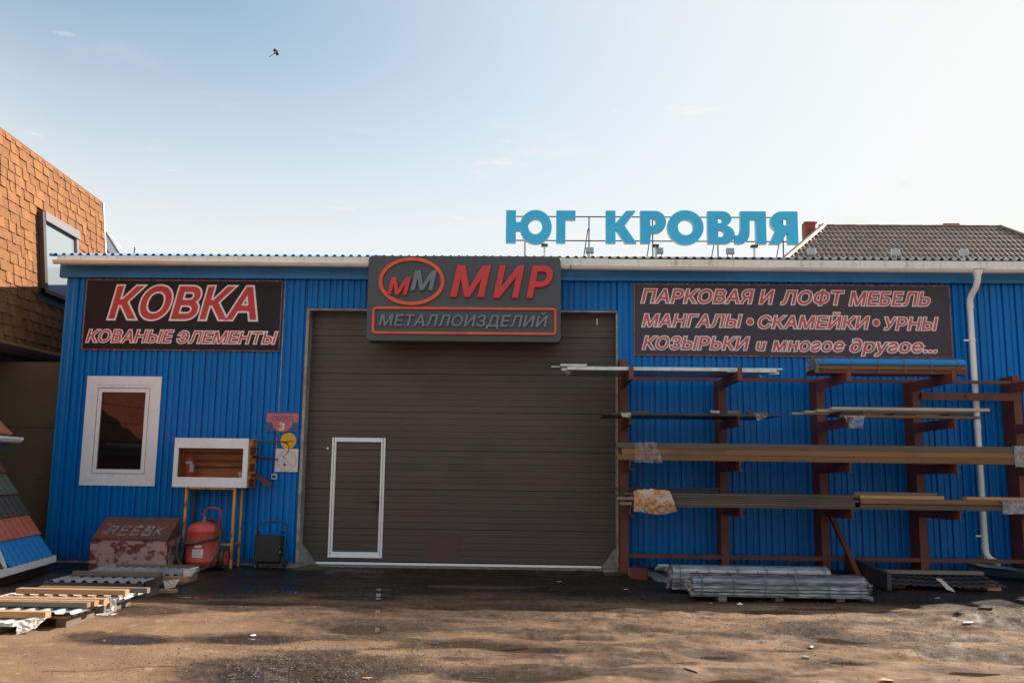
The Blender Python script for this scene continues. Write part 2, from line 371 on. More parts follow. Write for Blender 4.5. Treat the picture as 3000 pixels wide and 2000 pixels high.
# puddles and wet hollows: x, y, half width, half depth, pit depth, water?
PITS = [(-4.10, -5.90, .22, .16, .012, 0), (-3.72, -6.08, .40, .22, .022, .5), (-2.62, -5.98, .45, .22, .022, .55), (-1.95, -7.32, .62, .42, .035, .85),
        (-1.55, -5.2, .75, .55, .018, 0), (-1.2, -4.3, 1.1, .35, .014, 0), (-.55, -6.05, .5, .2, .018, 1), (-.05, -6.22, .42, .17, .02, 1), (-.2, -7.2, .5, .2, .028, 1),
        (1.52, -6.3, .30, .26, .03, 1), (2.62, -6.5, .24, .14, .026, 1), (1.5, -7.3, .34, .22, .03, 1), (3.42, -6.75, .33, .16, .026, 1),
        (2.62, -5.0, .42, .3, .03, 0), (2.9, -5.5, .42, .2, .03, 1), (1.0, -5.2, .45, .14, .018, 0), (.2, -5.6, .5, .12, .014, 0), (1.9, -5.5, .35, .1, .016, 0),
        (3.9, -5.35, .5, .16, .022, 0), (.55, -4.6, .5, .14, .014, 0), (4.6, -5.9, .4, .14, .02, 0), (-.9, -4.75, .45, .16, .012, 0), (.9, -6.7, .38, .1, .016, 0),
        (-3.3, -4.1, .8, .3, .012, 0), (-4.3, -4.6, .6, .35, .012, 0), (3.4, -4.6, .45, .14, .02, 0), (5.2, -4.6, .6, .25, .03, 0), (2.2, -6.0, .3, .08, .014, 0),
        (-2.4, -2.6, .9, .3, .01, 0), (-.8, -2.1, 1.2, .3, .01, 1), (-2.1, -3.3, .6, .2, .012, 1), (-3.4, -2.9, .45, .16, .012, 1), (-1.85, -4.15, .4, .16, .012, 1), (-1.72, -5.3, .34, .34, .016, 1), (-1.98, -2.45, .28, .12, .010, 1), (-1.93, -3.0, .3, .14, .010, 1), (-4.0, -3.45, .6, .12, .012, 1)]
def geom_axis(lo, hi, step, far, k):
    a = list(np.arange(lo, hi+1e-6, step)); d = step
    while a[-1] < far: d *= k; a.append(a[-1]+d)
    d = step; b = []
    x = lo
    while x > -far: d *= k; x -= d; b.append(x)
    return np.array(b[::-1]+a)
gx = geom_axis(-6.4, 6.4, .022, 900, 1.22)
gy = geom_axis(-8.6, .6, .022, 900, 1.22)
X, Y = np.meshgrid(gx, gy)
near = np.clip((Y+7.8)/1.0, 0, 1)*0+1
Z = np.full_like(X, G0)
inner = (np.abs(X) < 12) & (Y > -14) & (Y < 3)
bumpy = np.clip((X+1.2)/2.0, 0, 1)*np.clip((-3.0-Y)/1.0, 0, 1)
fade = np.exp(-((np.maximum(np.abs(X)-9, 0))**2+(np.maximum(-Y-10, 0))**2)/4)
Z += (fbm(X*.9, Y*.9, 3, 5)-.5)*.05*fade*np.clip((-1.2-Y)/1.5, 0.1, 1)
Z += (fbm(X*1.9, Y*5.0, 3, 11)-.5)*(.012+.085*bumpy)*fade
Z += (fbm(X*9, Y*11, 3, 17)-.5)*(.006+.010*bumpy)*fade
Z += (vnoise(X*38, Y*38, 23)-.5)*.0055*fade
Z += np.clip((Y+1.6)/1.6, 0, 1)*.075*np.clip((X-1.2)/.6, 0, 1)*fade
wet = np.zeros_like(X)
wob0 = 1
flat = np.ones_like(X)
for (px, py, rx, ry, dp, water) in PITS:
    if water: flat = np.minimum(flat, np.clip((np.sqrt(((X-px)/rx)**2+((Y-py)/ry)**2)-.7)/.9, .04, 1))
Z = G0+(Z-G0)*flat
wob = 1+.7*(fbm(X*3.1, Y*3.1, 3, 31)-.5)
PZ = []
for (px, py, rx, ry, dp, water) in PITS:
    d = np.sqrt(((X-px)/rx)**2+((Y-py)/ry)**2)/wob
    i = np.unravel_index(np.argmin(d), d.shape)
    Z -= dp*np.clip(1-d**2*.55, 0, 1)
    wet = np.maximum(wet, np.clip((1.75-d)/1.0, 0, 1)*(.8 if (water and px < .5) else .66))
    PZ.append((i, dp))
# broad damp patches
damp = fbm(X*.55+3, Y*1.3, 4, 41)
lowf = fbm(X*1.6, Y*4.2, 4, 47)
nearw = np.clip((Y+9.5)/1.0, 0, 1)*np.clip((9-np.abs(X))/1.5, 0, 1)
wet = np.maximum(wet, np.clip((damp-.48)/.16, 0, 1)*np.clip((X+2.4)/2, .0, .5)*nearw*np.clip(1.8-X*.8, .25, 1))
wet = np.maximum(wet, np.clip((lowf-.55)/.16, 0, 1)*.55*np.clip((X+1.5)/1.5, 0, 1)*nearw)
strip = np.clip((X+3.4)/.8, 0, 1)*np.clip((2.2-X)/1.5, 0, 1)*np.clip((Y+5.6)/.8, 0, 1)
wet = np.maximum(wet, strip*(.20+.75*(fbm(X*.9+9, Y*2.6, 4, 83)-.18)))
wet = np.maximum(wet, np.clip((fbm(X*1.1+4, Y*3.4, 4, 89)-.47)/.2, 0, 1)*.60*np.clip((X+3.0)/1.2, .08, 1)*nearw)
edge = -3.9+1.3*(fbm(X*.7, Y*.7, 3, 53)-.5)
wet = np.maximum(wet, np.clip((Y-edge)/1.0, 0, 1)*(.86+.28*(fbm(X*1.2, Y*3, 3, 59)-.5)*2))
# churned gravel round the big pothole at the front
gr = np.clip(1.45-np.sqrt(((X+1.85)/.95)**2+((Y+7.1)/.55)**2)/wob, 0, 1)
Z += (vnoise(X*24, Y*24, 61)-.5)*.022*gr
wet = np.maximum(wet, np.clip(gr*2, 0, 1)*.66)
# one long crack in the old slab
cr_y = -7.45+.55*(X+3.7)/1.6+.12*(fbm(X*3, X*0+1, 3, 67)-.5)
crack = np.exp(-((Y-cr_y)/.018)**2)*((X > -3.75) & (X < -2.0))
Z -= crack*.015; wet = np.maximum(wet, crack*.9)
# heap of dirt at the far right
heap = np.exp(-(((X-4.9)/.8)**2+((Y+4.15)/.35)**2))
for _i in range(46):      # small soft hollows over the right half of the yard
    hx, hy = random.uniform(-.8, 5.2), random.uniform(-7.6, -4.1); ra, rb = random.uniform(.14, .42), random.uniform(.05, .12)
    dd = np.sqrt(((X-hx)/ra)**2+((Y-hy)/rb)**2)/wob
    Z -= .012*np.clip(1-dd**2*.5, 0, 1); wet = np.maximum(wet, np.clip((1.7-dd)/1.3, 0, 1)*random.uniform(.3, .6))
Z += heap*.10*(.6+.8*fbm(X*5, Y*5, 3, 71)); wet = np.maximum(wet, heap*.6)
nx, ny = len(gx), len(gy)
V = np.stack([X.ravel(), Y.ravel(), Z.ravel()], 1)
idx = np.arange(nx*ny).reshape(ny, nx)
Q = np.stack([idx[:-1, :-1].ravel(), idx[:-1, 1:].ravel(), idx[1:, 1:].ravel(), idx[1:, :-1].ravel()], 1)
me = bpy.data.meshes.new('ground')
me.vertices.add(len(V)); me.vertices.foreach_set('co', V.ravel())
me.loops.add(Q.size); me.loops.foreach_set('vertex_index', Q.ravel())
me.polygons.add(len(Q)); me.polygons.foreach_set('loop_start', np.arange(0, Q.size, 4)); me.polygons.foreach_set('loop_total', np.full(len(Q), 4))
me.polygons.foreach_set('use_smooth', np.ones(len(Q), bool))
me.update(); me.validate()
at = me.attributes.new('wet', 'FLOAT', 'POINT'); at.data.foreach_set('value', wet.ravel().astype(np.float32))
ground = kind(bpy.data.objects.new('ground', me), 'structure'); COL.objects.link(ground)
gm = bpy.data.materials.new('yard_ground'); gm.use_nodes = True
n, l = gm.node_tree.nodes, gm.node_tree.links
b = n['Principled BSDF']
geo = n.new('ShaderNodeNewGeometry')
wa = n.new('ShaderNodeAttribute'); wa.attribute_name = 'wet'
def gnoise(sc, det=5, rough=.6):
    t = n.new('ShaderNodeTexNoise'); t.inputs['Scale'].default_value = sc; t.inputs['Detail'].default_value = det; t.inputs['Roughness'].default_value = rough
    l.new(geo.outputs['Position'], t.inputs['Vector']); return t.outputs[0]
def gmix(f, a, bb):
    x = n.new('ShaderNodeMix'); x.data_type = 'RGBA'; l.new(f, x.inputs[0])
    for k, v in ((6, a), (7, bb)):
        if isinstance(v, tuple): x.inputs[k].default_value = (*v, 1)
        else: l.new(v, x.inputs[k])
    return x.outputs[2]
def grange(v, a, z, c=0, d=1):
    r = n.new('ShaderNodeMapRange'); l.new(v, r.inputs[0]); r.inputs[1].default_value = a; r.inputs[2].default_value = z; r.inputs[3].default_value = c; r.inputs[4].default_value = d; return r.outputs[0]
dry = gmix(grange(gnoise(1.7), .35, .7), (.225, .140, .082), (.150, .091, .053))
dry = gmix(grange(gnoise(160, 3), .48, .75), dry, (.075, .05, .037))
dry = gmix(grange(gnoise(6), .58, .75), dry, (.32, .212, .13))
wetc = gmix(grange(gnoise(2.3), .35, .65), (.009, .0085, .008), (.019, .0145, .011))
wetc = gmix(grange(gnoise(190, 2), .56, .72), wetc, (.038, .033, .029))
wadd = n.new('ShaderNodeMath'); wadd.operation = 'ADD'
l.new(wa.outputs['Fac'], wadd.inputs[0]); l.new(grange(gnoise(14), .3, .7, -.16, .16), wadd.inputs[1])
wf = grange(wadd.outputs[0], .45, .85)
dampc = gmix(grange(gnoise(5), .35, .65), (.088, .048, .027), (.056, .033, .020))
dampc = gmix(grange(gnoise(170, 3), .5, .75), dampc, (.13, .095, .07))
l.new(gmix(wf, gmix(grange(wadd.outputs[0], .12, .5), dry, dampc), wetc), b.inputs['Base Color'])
rr = n.new('ShaderNodeMath'); rr.operation = 'MULTIPLY'
l.new(grange(wadd.outputs[0], .5, .95, .95, .42), rr.inputs[0]); l.new(grange(gnoise(3.1), .42, .62, 1.0, .6), rr.inputs[1])
l.new(rr.outputs[0], b.inputs['Roughness'])
b.inputs['Specular IOR Level'].default_value = .22
bp = n.new('ShaderNodeBump'); bp.inputs['Strength'].default_value = .7; bp.inputs['Distance'].default_value = .008
bsum = n.new('ShaderNodeMath'); bsum.operation = 'ADD'; l.new(gnoise(130, 4), bsum.inputs[0]); l.new(gnoise(42, 4), bsum.inputs[1])
l.new(bsum.outputs[0], bp.inputs['Height']); l.new(bp.outputs[0], b.inputs['Normal'])
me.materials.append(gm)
def gz(x, y):
    i = np.searchsorted(gy, y); j = np.searchsorted(gx, x); return float(Z[min(i, ny-1), min(j, nx-1)])
# water lying in the hollows
wm = bpy.data.materials.new('muddy_water'); wm.use_nodes = True
b = wm.node_tree.nodes['Principled BSDF']; b.inputs['Base Color'].default_value = (.055, .036, .022, 1); b.inputs['Roughness'].default_value = .03; b.inputs['Specular IOR Level'].default_value = .6
for (px, py, rx, ry, dp, water), (i, _) in zip(PITS, PZ):
    if not water: continue
    zc = Z[i]
    lvl = zc+dp*.17
    k = 36; vs = [(px, py, lvl)]
    for a in range(k):
        t = 2*math.pi*a/k; r_ = 1.0 if water == 1 else water+.1
        vs.append((px+rx*r_*math.cos(t), py+ry*r_*math.sin(t), lvl))
    mb = MB(); mb.add(vs, [(0, 1+a, 1+(a+1) % k) for a in range(k)])
    kind(mb.build('puddle', wm), 'structure')

# ------------------------------------------------------------------ warehouse
WX0, WX1, WTOP = -7.8, 10.2, 4.72
wh = thing('warehouse', 'long blue corrugated metal warehouse with white gutter and wide brown gate opening', 'warehouse', (0, 0, G0))
GATE = (-3.79, 1.31, 4.217)
WIN = (-7.22, -6.24, 1.44, 2.96)
def rib_profile(x0, x1, y, per=.2, d=.036, out=-1):
    pts = []; x = x0
    while x < x1-1e-6:
        for dx, dd in ((0, 0), (.005, .92), (.030, 1), (.072, .90), (.080, .45), (.104, .50), (.112, .92), (.140, 1), (.166, .90), (.172, 0), (.199, 0)):
            xx = x+dx*per/.2
            if xx <= x1: pts.append((xx, y+out*d*dd))
        x += per
    pts.append((x1, y)); return pts
def wall_sheet(x0, x1, z0, z1, holes):
    mb = MB(); pr = rib_profile(x0, x1, 0)
    for (xa, ya), (xb, yb) in zip(pr[:-1], pr[1:]):
        xm = (xa+xb)/2; spans = [(z0, z1)]
        for (hx0, hx1, hz0, hz1) in holes:
            if hx0 < xm < hx1:
                ns_ = []
                for a, c in spans:
                    if hz0 > a: ns_.append((a, min(hz0, c)))
                    if hz1 < c: ns_.append((max(hz1, a), c))
                spans = ns_
        for a, c in spans:
            if c > a: mb.add([(xa, ya, a), (xb, yb, a), (xb, yb, c), (xa, ya, c)], [(0, 1, 2, 3)])
    return mb
holes = [(GATE[0], GATE[1], -1, GATE[2]), (WIN[0], WIN[1], WIN[2], WIN[3])]
edges = [-7.8, -6.8, -5.8, -4.8, -3.79, -2.79, -1.79, -.79, .21, 1.31, 2.31, 3.31, 4.31, 5.31, 6.31, 7.31, 8.31, 9.31, 10.2]
for a, c in zip(edges[:-1], edges[1:]):
    wall_sheet(a+.0005, c-.0005, .11 if not (GATE[0] <= a < GATE[1]) else GATE[2], WTOP, holes).build('wall_sheet', 'blue', wh)
scr = MB()
for z_ in (.5, 1.35, 2.2, 3.1, 3.9, 4.55):
    for k in range(90):
        x_ = -7.8+.095+k*.2
        if x_ > 10.1 or (GATE[0] < x_ < GATE[1] and z_ < 4.3) or (-7.4 < x_ < -6.1 and 1.2 < z_ < 3.2) or k % 2: continue
        scr.obox((x_-.001, -.038, z_+.004*math.sin(k*2.3)), .011, .006, .011)
kind(scr.build('screws', 'navy', wh), 'stuff')
# left flank of the shed, corner trims, eave fascia
mb = MB()
pr = [(-p[1]*0+WX0-abs(p[1]), p[0]) for p in rib_profile(0.06, 11.9, 0)]
mb.strip([(q[0], q[1]) for q in pr], 'z', .11, WTOP+.2); mb.build('side_wall', 'blue', wh)
MB().prism([(WX0-.03, -.03), (WX0+.13, -.03), (WX0+.13, -.026), (WX0-.026, -.026), (WX0-.026, .13), (WX0-.03, .13)], 'z', .11, WTOP).build('corner_trim', 'blue_trim', wh)
MB().box(WX0+.02, WX1, 11.9, 12, .11, 4.9).build('back_wall', 'blue', wh)
fz0, fz1 = 4.70, 4.93
fe = [-7.92, -4.9, -3.05, .6, 3.06, 5.93, 8.2, 10.2]
for a, c in zip(fe[:-1], fe[1:]):
    MB().prism([(-.12, fz0), (-.12, fz1), (-.03, fz1), (-.03, fz0+.0), (-.10, fz0)], 'x', a+.001, c-.001).build('eave_fascia', 'blue_trim', wh)
# stained white eave board under the roof edge, in lengths
for k in range(18):
    a = -7.86+k*1.0; 
    MB().box(a+.002, min(a+.998, 10.2), -.345, -.325, 4.885 if a > .4 else 4.905, 5.005 if a > .4 else 5.015).build('eave_board', 'white_stain', wh)
MB().box(-7.86, 10.2, -.325, -.02, 4.90, 4.912).build('eave_soffit', 'white_stain', wh)
# roof sheets, trapezoid ribs running up the slope
slope = .232
def roof_sheet(x0, x1):
    pts = []; x = x0
    while x < x1-1e-6:
        for dx, dz in ((0, 0), (.03, 0), (.05, .032), (.085, .032), (.105, 0)):
            if x+dx < x1: pts.append((x+dx, dz))
        x += .135
    pts.append((x1, 0)); mb = MB()
    ys = [-.352, 6.1]
    vs = [(px_, yy, 5.006+dz+slope*(yy+.40)) for yy in ys for px_, dz in pts]; n_ = len(pts)
    mb.add(vs, [(i, i+1, n_+i+1, n_+i) for i in range(n_-1)])
    return mb
re_ = [-7.95+1.08*k for k in range(17)]
for a in re_:
    roof_sheet(a, a+1.078).build('roof_sheet', 'roof_blue' if a < -2.6 else 'roof_grey', wh)
MB().prism([(6.1, 6.50), (12.2, 5.1), (12.2, 5.06), (6.1, 6.46)], 'x', -7.95, 10.4).build('rear_roof', 'roof_grey', wh)
for k, (a, c) in enumerate(((-7.95, -2.45), (-2.45, 2), (2, 6), (6, 10.4))):
    MB().prism([(5.9, 6.50), (6.1, 6.60), (6.3, 6.50), (6.1, 6.56)], 'x', a+.001, c-.001).build('ridge_cap', 'roof_blue' if k == 0 else 'roof_grey', wh)
MB().prism([(-.36, 5.0), (6.1, 6.48), (11.9, 5.08), (11.9, 4.7), (-.02, 4.7), (-.02, 4.92)], 'x', -7.84, -7.80).build('gable_wall', 'blue', wh)
MB().prism([(-.38, 4.99), (6.1, 6.49), (6.1, 6.54), (-.38, 5.04)], 'x', -7.97, -7.93).build('verge_trim', 'roof_blue', wh)
# plinth
MB().box(-7.8, -3.78, -.035, .05, -.1, .125).build('plinth', 'concrete', wh)
MB().box(1.31, 10.2, -.035, .05, -.1, .135).build('plinth', 'concrete', wh)
# gate reveal (jambs, head)
MB().box(-3.79, -3.745, -.03, .2, .1, 4.217).build('jamb', 'jamb', wh)
MB().box(1.285, 1.31, -.03, .2, .1, 4.217).build('jamb', 'jamb', wh)
MB().box(-3.745, 1.285, -.028, .2, 4.19, 4.217).build('lintel', 'jamb', wh)
for s_, x_ in ((1, -3.745), (-1, 1.285)):
    MB().prism([(x_, .09), (x_+s_*.26, .09), (x_+s_*.22, .14), (x_+s_*.05, .38), (x_, .42)], 'y', .02, .185).build('corner_concrete', 'concrete', wh)
MB().box(-4.35, -3.5, -.32, -.04, 0, .135).build('door_slab', 'concrete', wh)
MB().box(1.05, 1.62, -.28, -.04, 0, .135).build('door_slab', 'concrete', wh)
MB().box(-3.5, 1.05, -.04, .35, -.05, .1).build('threshold', 'concrete', wh)
# black sheet standing in for the darkness of the unlit inside
MB().box(-7.7, 10.1, .4, .42, .11, 4.6).build('dark_inside_sheet', 'black_steel', wh)

# sectional gate, slat by slat
gate = thing('sectional_gate', 'wide dark brown sectional overhead gate of ribbed slats under the charcoal sign', 'gate', (-1.24, .2, .14))
pitch = .1035; z = .14+.012; slats = []
prof = [(.2, .0028), (.2, pitch-.0028), (.204, pitch-.001), (.24, pitch-.001), (.24, .0), (.206, .0)]
s0 = MB().prism([(p[0], z+p[1]) for p in prof], 'x', -3.745, 1.285).build('slat', 'gate', gate)
zz = 0
for k in range(1, 40):
    zz += pitch + (.005 if k % 6 == 5 else 0)
    if z+zz+pitch > 4.3: break
    dup_part(s0, 0, random.uniform(-.0012, .0012), zz, gate)
MB().box(-3.745, 1.285, .185, .2, .105, .14).build('bottom_rail', 'white', gate)
MB().box(-3.745, 1.285, .19, .24, .088, .105).build('bottom_seal', 'rubber', gate)
wd = MB().box(-3.3275, -2.4525, .170, .1995, .212, .232).build('wicket_door', 'white', gate)
fr = [(-3.327, -3.258, .232, 2.122), (-2.522, -2.453, .232, 2.122)]
for a, c, z0, z1 in fr:
    MB().box(a, c, .176, .1995, z0, z1).build('door_frame', 'white', wd)
    MB().box((a+c)/2-.004, (a+c)/2+.004, .170, .176, z0, z1).build('frame_groove', 'jamb', wd)
MB().box(-3.258, -2.522, .176, .1995, 2.055, 2.122).build('door_frame', 'white', wd)
MB().box(-3.258, -2.522, .176, .1995, .2325, .30).build('door_frame', 'white', wd)
h = MB(); h.box(-2.56, -2.53, .165, .1985, .93, 1.19); h.tube([(-2.545, .165, 1.10), (-2.545, .13, 1.10), (-2.56, .125, 1.10), (-2.67, .125, 1.095)], .009, 8)
h.build('door_handle', 'black', wd)
MB().lathe([(.001, 0), (.016, 0), (.016, .01), (.001, .01)], (0, 0), 12)
MB().tube([(-3.40, .2, 1.945), (-3.40, .188, 1.945)], .018, 10).build('lock_plug', 'white', gate)
MB().box(.98, 1.0, .17, .199, 4.02, 4.12).build('sensor', 'white', gate)
MB().box(-1.75, -1.2, .1965, .1995, .155, .62).build('repair_patch', mat('reddish_patch', (.075, .032, .033), rough=.45), gate)

# window in the blue wall
win = thing('white_window', 'white framed rectangular window in the blue corrugated wall under the left banner', 'window', (-6.72, 0, 1.47))
o_ = (-7.348, -6.118, 1.303, 3.069)
def frame4(x0, x1, z0, z1, t, y0, y1, name, m, parent):
    a = None
    for (p, q, r_, s_) in ((x0, x1, z1-t, z1), (x0, x1, z0, z0+t), (x0, x0+t, z0+t, z1-t), (x1-t, x1, z0+t, z1-t)):
        MB().box(p, q, y0, y1, r_, s_).build(name, m, parent)
def mitre_frame(x0, x1, z0, z1, ax, az_, y0, y1, name, m, parent):
    X0, X1, Z0, Z1 = x0+ax, x1-ax, z0+az_, z1-az_
    for q in (((x0, z0), (x1, z0), (X1, Z0), (X0, Z0)), ((x0, z1), (X0, Z1), (X1, Z1), (x1, z1)), ((x0, z0), (X0, Z0), (X0, Z1), (x0, z1)), ((x1, z0), (x1, z1), (X1, Z1), (X1, Z0))):
        c = (sum(p[0] for p in q)/4, sum(p[1] for p in q)/4)
        q = [(c[0]+(p[0]-c[0])*.9985, c[1]+(p[1]-c[1])*.9985) for p in q]
        MB().prism(q, 'y', y0, y1).build(name, m, parent)
mitre_frame(*o_, .135, .142, -.045, -.028, 'flashing', 'white', win)
frame4(-7.212, -6.254, 1.446, 2.926, .045, -.038, -.010, 'reveal', 'white', win)
frame4(-7.166, -6.300, 1.492, 2.880, .010, -.020, -.004, 'seal', 'jamb', win)
frame4(-7.155, -6.311, 1.503, 2.869, .060, -.030, -.004, 'sash', 'white', win)
frame4(-7.094, -6.372, 1.564, 2.808, .010, -.024, -.002, 'pane_seal', 'ink', win)
MB().box(-7.093, -6.373, -.006, .000, 1.565, 2.807).build('pane', 'glass', win)
MB().box(-7.25, -6.22, .10, .12, 1.4, 3.0).build('dark_room_sheet', 'black_steel', win)  # black sheet in place of the unlit room behind the pane
rv = MB()
for (x_, z_) in [(-7.17, 1.75), (-7.17, 2.1), (-7.17, 2.5), (-6.30, 1.8), (-6.30, 2.6), (-7.0, 1.47), (-6.8, 1.47), (-6.6, 1.47), (-6.4, 1.47), (-6.95, 2.9), (-6.75, 2.9), (-6.55, 2.9)]:
    rv.tube([(x_, -.038, z_), (x_, -.042, z_)], .006, 6)
kind(rv.build('rivets', 'ink', win), 'stuff')

# ------------------------------------------------------------------ gutter and downpipe
def gutter(x0, x1, z0, z1, label):
    g = thing('rain_gutter', label, 'gutter', (x0, -.45, z0), 'eave gutter lengths')
    outer = [(-.40+.0-.055*math.cos(R(a))-.02, -.055*math.sin(R(a))) for a in range(0, 181, 20)]
    mb = MB(); n_ = len(outer)
    vs = []
    for x_, zt in ((x0, z0), (x1, z1)):
        vs += [(x_, p[0], zt+p[1]) for p in outer]
    mb.add(vs, [(i, i+1, n_+i+1, n_+i) for i in range(n_-1)]); mb.build('trough', 'gutter', g, smooth=True)
    MB().tube([(x0, -.475, z0+.003), (x1, -.475, z1+.003)], .008, 6).build('rim', 'gutter', g)
    for x_, zt in ((x0, z0), (x1, z1)):
        MB().prism([(p[0], zt+p[1]) for p in outer], 'x', x_-.002, x_+.002).build('end_cap', 'gutter', g)
    x_ = x0+.28
    while x_ < x1:
        t = (x_-x0)/(x1-x0); zt = z0+(z1-z0)*t
        br = MB(); br.strip([(-.42-.058*math.cos(R(a)), zt-.058*math.sin(R(a))) for a in range(0, 181, 20)], 'x', x_, x_+.025); br.build('bracket', 'gutter', g)
        x_ += .98
    return g
gutter(-7.86, .52, 4.905, 4.865, 'white left gutter length that runs under the roof edge behind the charcoal sign')
gutter(.54, 6.86, 4.862, 4.845, 'white right gutter length between the charcoal sign and the downpipe')
gutter(7.03, 10.2, 4.845, 4.85, 'white gutter length right of the downpipe at the picture edge')
dpipe = thing('downpipe', 'white rainwater downpipe running down the blue wall at the right', 'downpipe', (6.93, -.15, .3))
MB().lathe([(.09, 4.84), (.092, 4.82), (.055, 4.75), (.05, 4.70)], (6.945, -.40), 20).build('outlet', 'pipe', dpipe, smooth=True)
pts = [(6.945, -.40, 4.72), (6.945, -.39, 4.66), (6.935, -.35, 4.58), (6.90, -.27, 4.47), (6.887, -.24, 4.40), (6.885, -.23, 4.3)]
MB().tube(pts, .048, 20).build('offset_bend', 'pipe', dpipe, smooth=True)
MB().tube([(6.885, -.23, 4.32), (6.89, -.23, .52)], .044, 20).build('pipe', 'pipe', dpipe, smooth=True)
for z_ in (4.30, 2.40, .56):
    MB().tube([(6.887, -.23, z_-.05), (6.887, -.23, z_+.05)], .050, 20).build('coupling', 'pipe', dpipe, smooth=True)
for z_ in (3.75, 2.0, .72):
    c_ = MB().tube([(6.887, -.23, z_-.012), (6.887, -.23, z_+.012)], .052, 20); c_.box(6.755, 6.845, -.24, -.22, z_-.012, z_+.012)
    c_.build('clip', 'pipe', dpipe)
MB().tube([(6.89, -.23, .55), (6.895, -.235, .46), (6.915, -.26, .40), (6.965, -.31, .35), (7.03, -.37, .33)], [.046, .047, .048, .05, .054], 20).build('shoe', 'pipe', dpipe, smooth=True)

# ------------------------------------------------------------------ lettering
from mathutils.geometry import delaunay_2d_cdt, interpolate_bezier
def text_object(s, **kw):
    c = bpy.data.curves.new('lettering', 'FONT'); c.body = s; c.size = 1; c.resolution_u = 4; c.space_character = 1.03
    for k, v in kw.items(): setattr(c, k, v)
    o = bpy.data.objects.new('lettering', c); COL.objects.link(o)
    dg = bpy.context.evaluated_depsgraph_get(); dg.update()
    return c, o, dg
def text_geo(s, mode, r=0.0, extrude=0.0):
    """fill: clean triangles inside the glyph outlines; tube: a round bead along the outlines; rim: side walls with rounded edge"""
    if mode == 'fill':
        c, o, dg = text_object(s)
        cu = o.evaluated_get(dg).to_curve(dg) if hasattr(o, 'to_curve') else None
        loops = []
        for sp in cu.splines:
            P = []
            bp_ = sp.bezier_points; m = len(bp_)
            for i in range(m):
                q0, q1 = bp_[i], bp_[(i+1) % m]
                straight = (q0.handle_right-q0.co).length < 1e-6 and (q1.handle_left-q1.co).length < 1e-6
                seg = [q0.co] if straight else interpolate_bezier(q0.co, q0.handle_right, q1.handle_left, q1.co, 6)[:-1]
                for p in seg:
                    if not P or (Vector(p)-P[-1]).length > 1e-5: P.append(Vector(p))
            if len(P) > 2: loops.append([Vector((p.x, p.y)) for p in P])
        bpy.data.objects.remove(o); bpy.data.curves.remove(c)
        vs, es = [], []
        for L_ in loops:
            n0 = len(vs); vs += L_; es += [(n0+i, n0+(i+1) % len(L_)) for i in range(len(L_))]
        ov, oe, of, *_ = delaunay_2d_cdt(vs, es, [], 0, 1e-6)
        def wind(p):
            w = 0
            for L_ in loops:
                for i in range(len(L_)):
                    a, b = L_[i], L_[(i+1) % len(L_)]
                    if (a.y <= p.y) != (b.y <= p.y):
                        x = a.x+(p.y-a.y)/(b.y-a.y)*(b.x-a.x)
                        if x > p.x: w += 1 if b.y > a.y else -1
            return w
        f = [tuple(q) for q in of if wind((ov[q[0]]+ov[q[1]]+ov[q[2]])/3) != 0]
        return np.array([(p.x, p.y, 0) for p in ov]), f
    if mode == 'tube': c, o, dg = text_object(s, fill_mode='NONE', bevel_depth=r, bevel_resolution=1)
    else: c, o, dg = text_object(s, fill_mode='NONE', extrude=extrude, bevel_depth=r, bevel_resolution=2)
    m_ = bpy.data.meshes.new_from_object(o.evaluated_get(dg))
    v = np.array([tuple(q.co) for q in m_.vertices]).reshape(-1, 3); f = [tuple(p.vertices) for p in m_.polygons]
    bpy.data.objects.remove(o); bpy.data.curves.remove(c); bpy.data.meshes.remove(m_)
    return v, f
CAP = float(text_geo('Н', 'fill')[0][:, 1].max())
def flat_word(s, x0, x1, zb, cap, sh, y, parent, red, white, rr=.014, rw=.05, name='lettering'):
    sc = cap/CAP
    rr_ = rr/1.0
    vf, ff = text_geo(s, 'fill'); vr, fr_ = text_geo(s, 'tube', rr_); 
    xs = (vr[:, 0]+sh*vr[:, 1]); a, c = xs.min(), xs.max()
    sx = (x1-x0)/(c-a)
    def T(v, yy, dep):
        return np.stack([x0+(v[:, 0]+sh*v[:, 1]-a)*sx, yy-v[:, 2]*dep, zb+v[:, 1]*sc], 1)
    mb = MB(); mb.add(T(vf, y-.0035, 0), ff); mb.add(T(vr, y-.0028, .02), fr_)
    mb.build(name, red, parent)
    if white:
        vw, fw = text_geo(s, 'tube', rw); mb = MB(); mb.add(T(vw, y-.0012, .02), fw)
        mb.build(name+'_outline', white, parent)
def islands(v, f):
    par = list(range(len(v)))
    def find(a):
        while par[a] != a: par[a] = par[par[a]]; a = par[a]
        return a
    for q in f:
        r0 = find(q[0])
        for t in q[1:]:
            rt = find(t)
            if rt != r0: par[rt] = r0
    # Blender text meshes keep front, side and back faces as loose pieces: join by x range
    g = {}
    for q in f: g.setdefault(find(q[0]), []).append(q)
    it = []
    for k, fs in g.items():
        ids = sorted({i for q in fs for i in q}); xs = v[ids, 0]; it.append([xs.min(), xs.max(), fs])
    it.sort(key=lambda t: t[0]); out = []
    for t in it:
        if out and t[0] < out[-1][1]-.35*min(t[1]-t[0], out[-1][1]-out[-1][0]): out[-1][1] = max(out[-1][1], t[1]); out[-1][2] += t[2]
        else: out.append(t)
    return [t[2] for t in out]
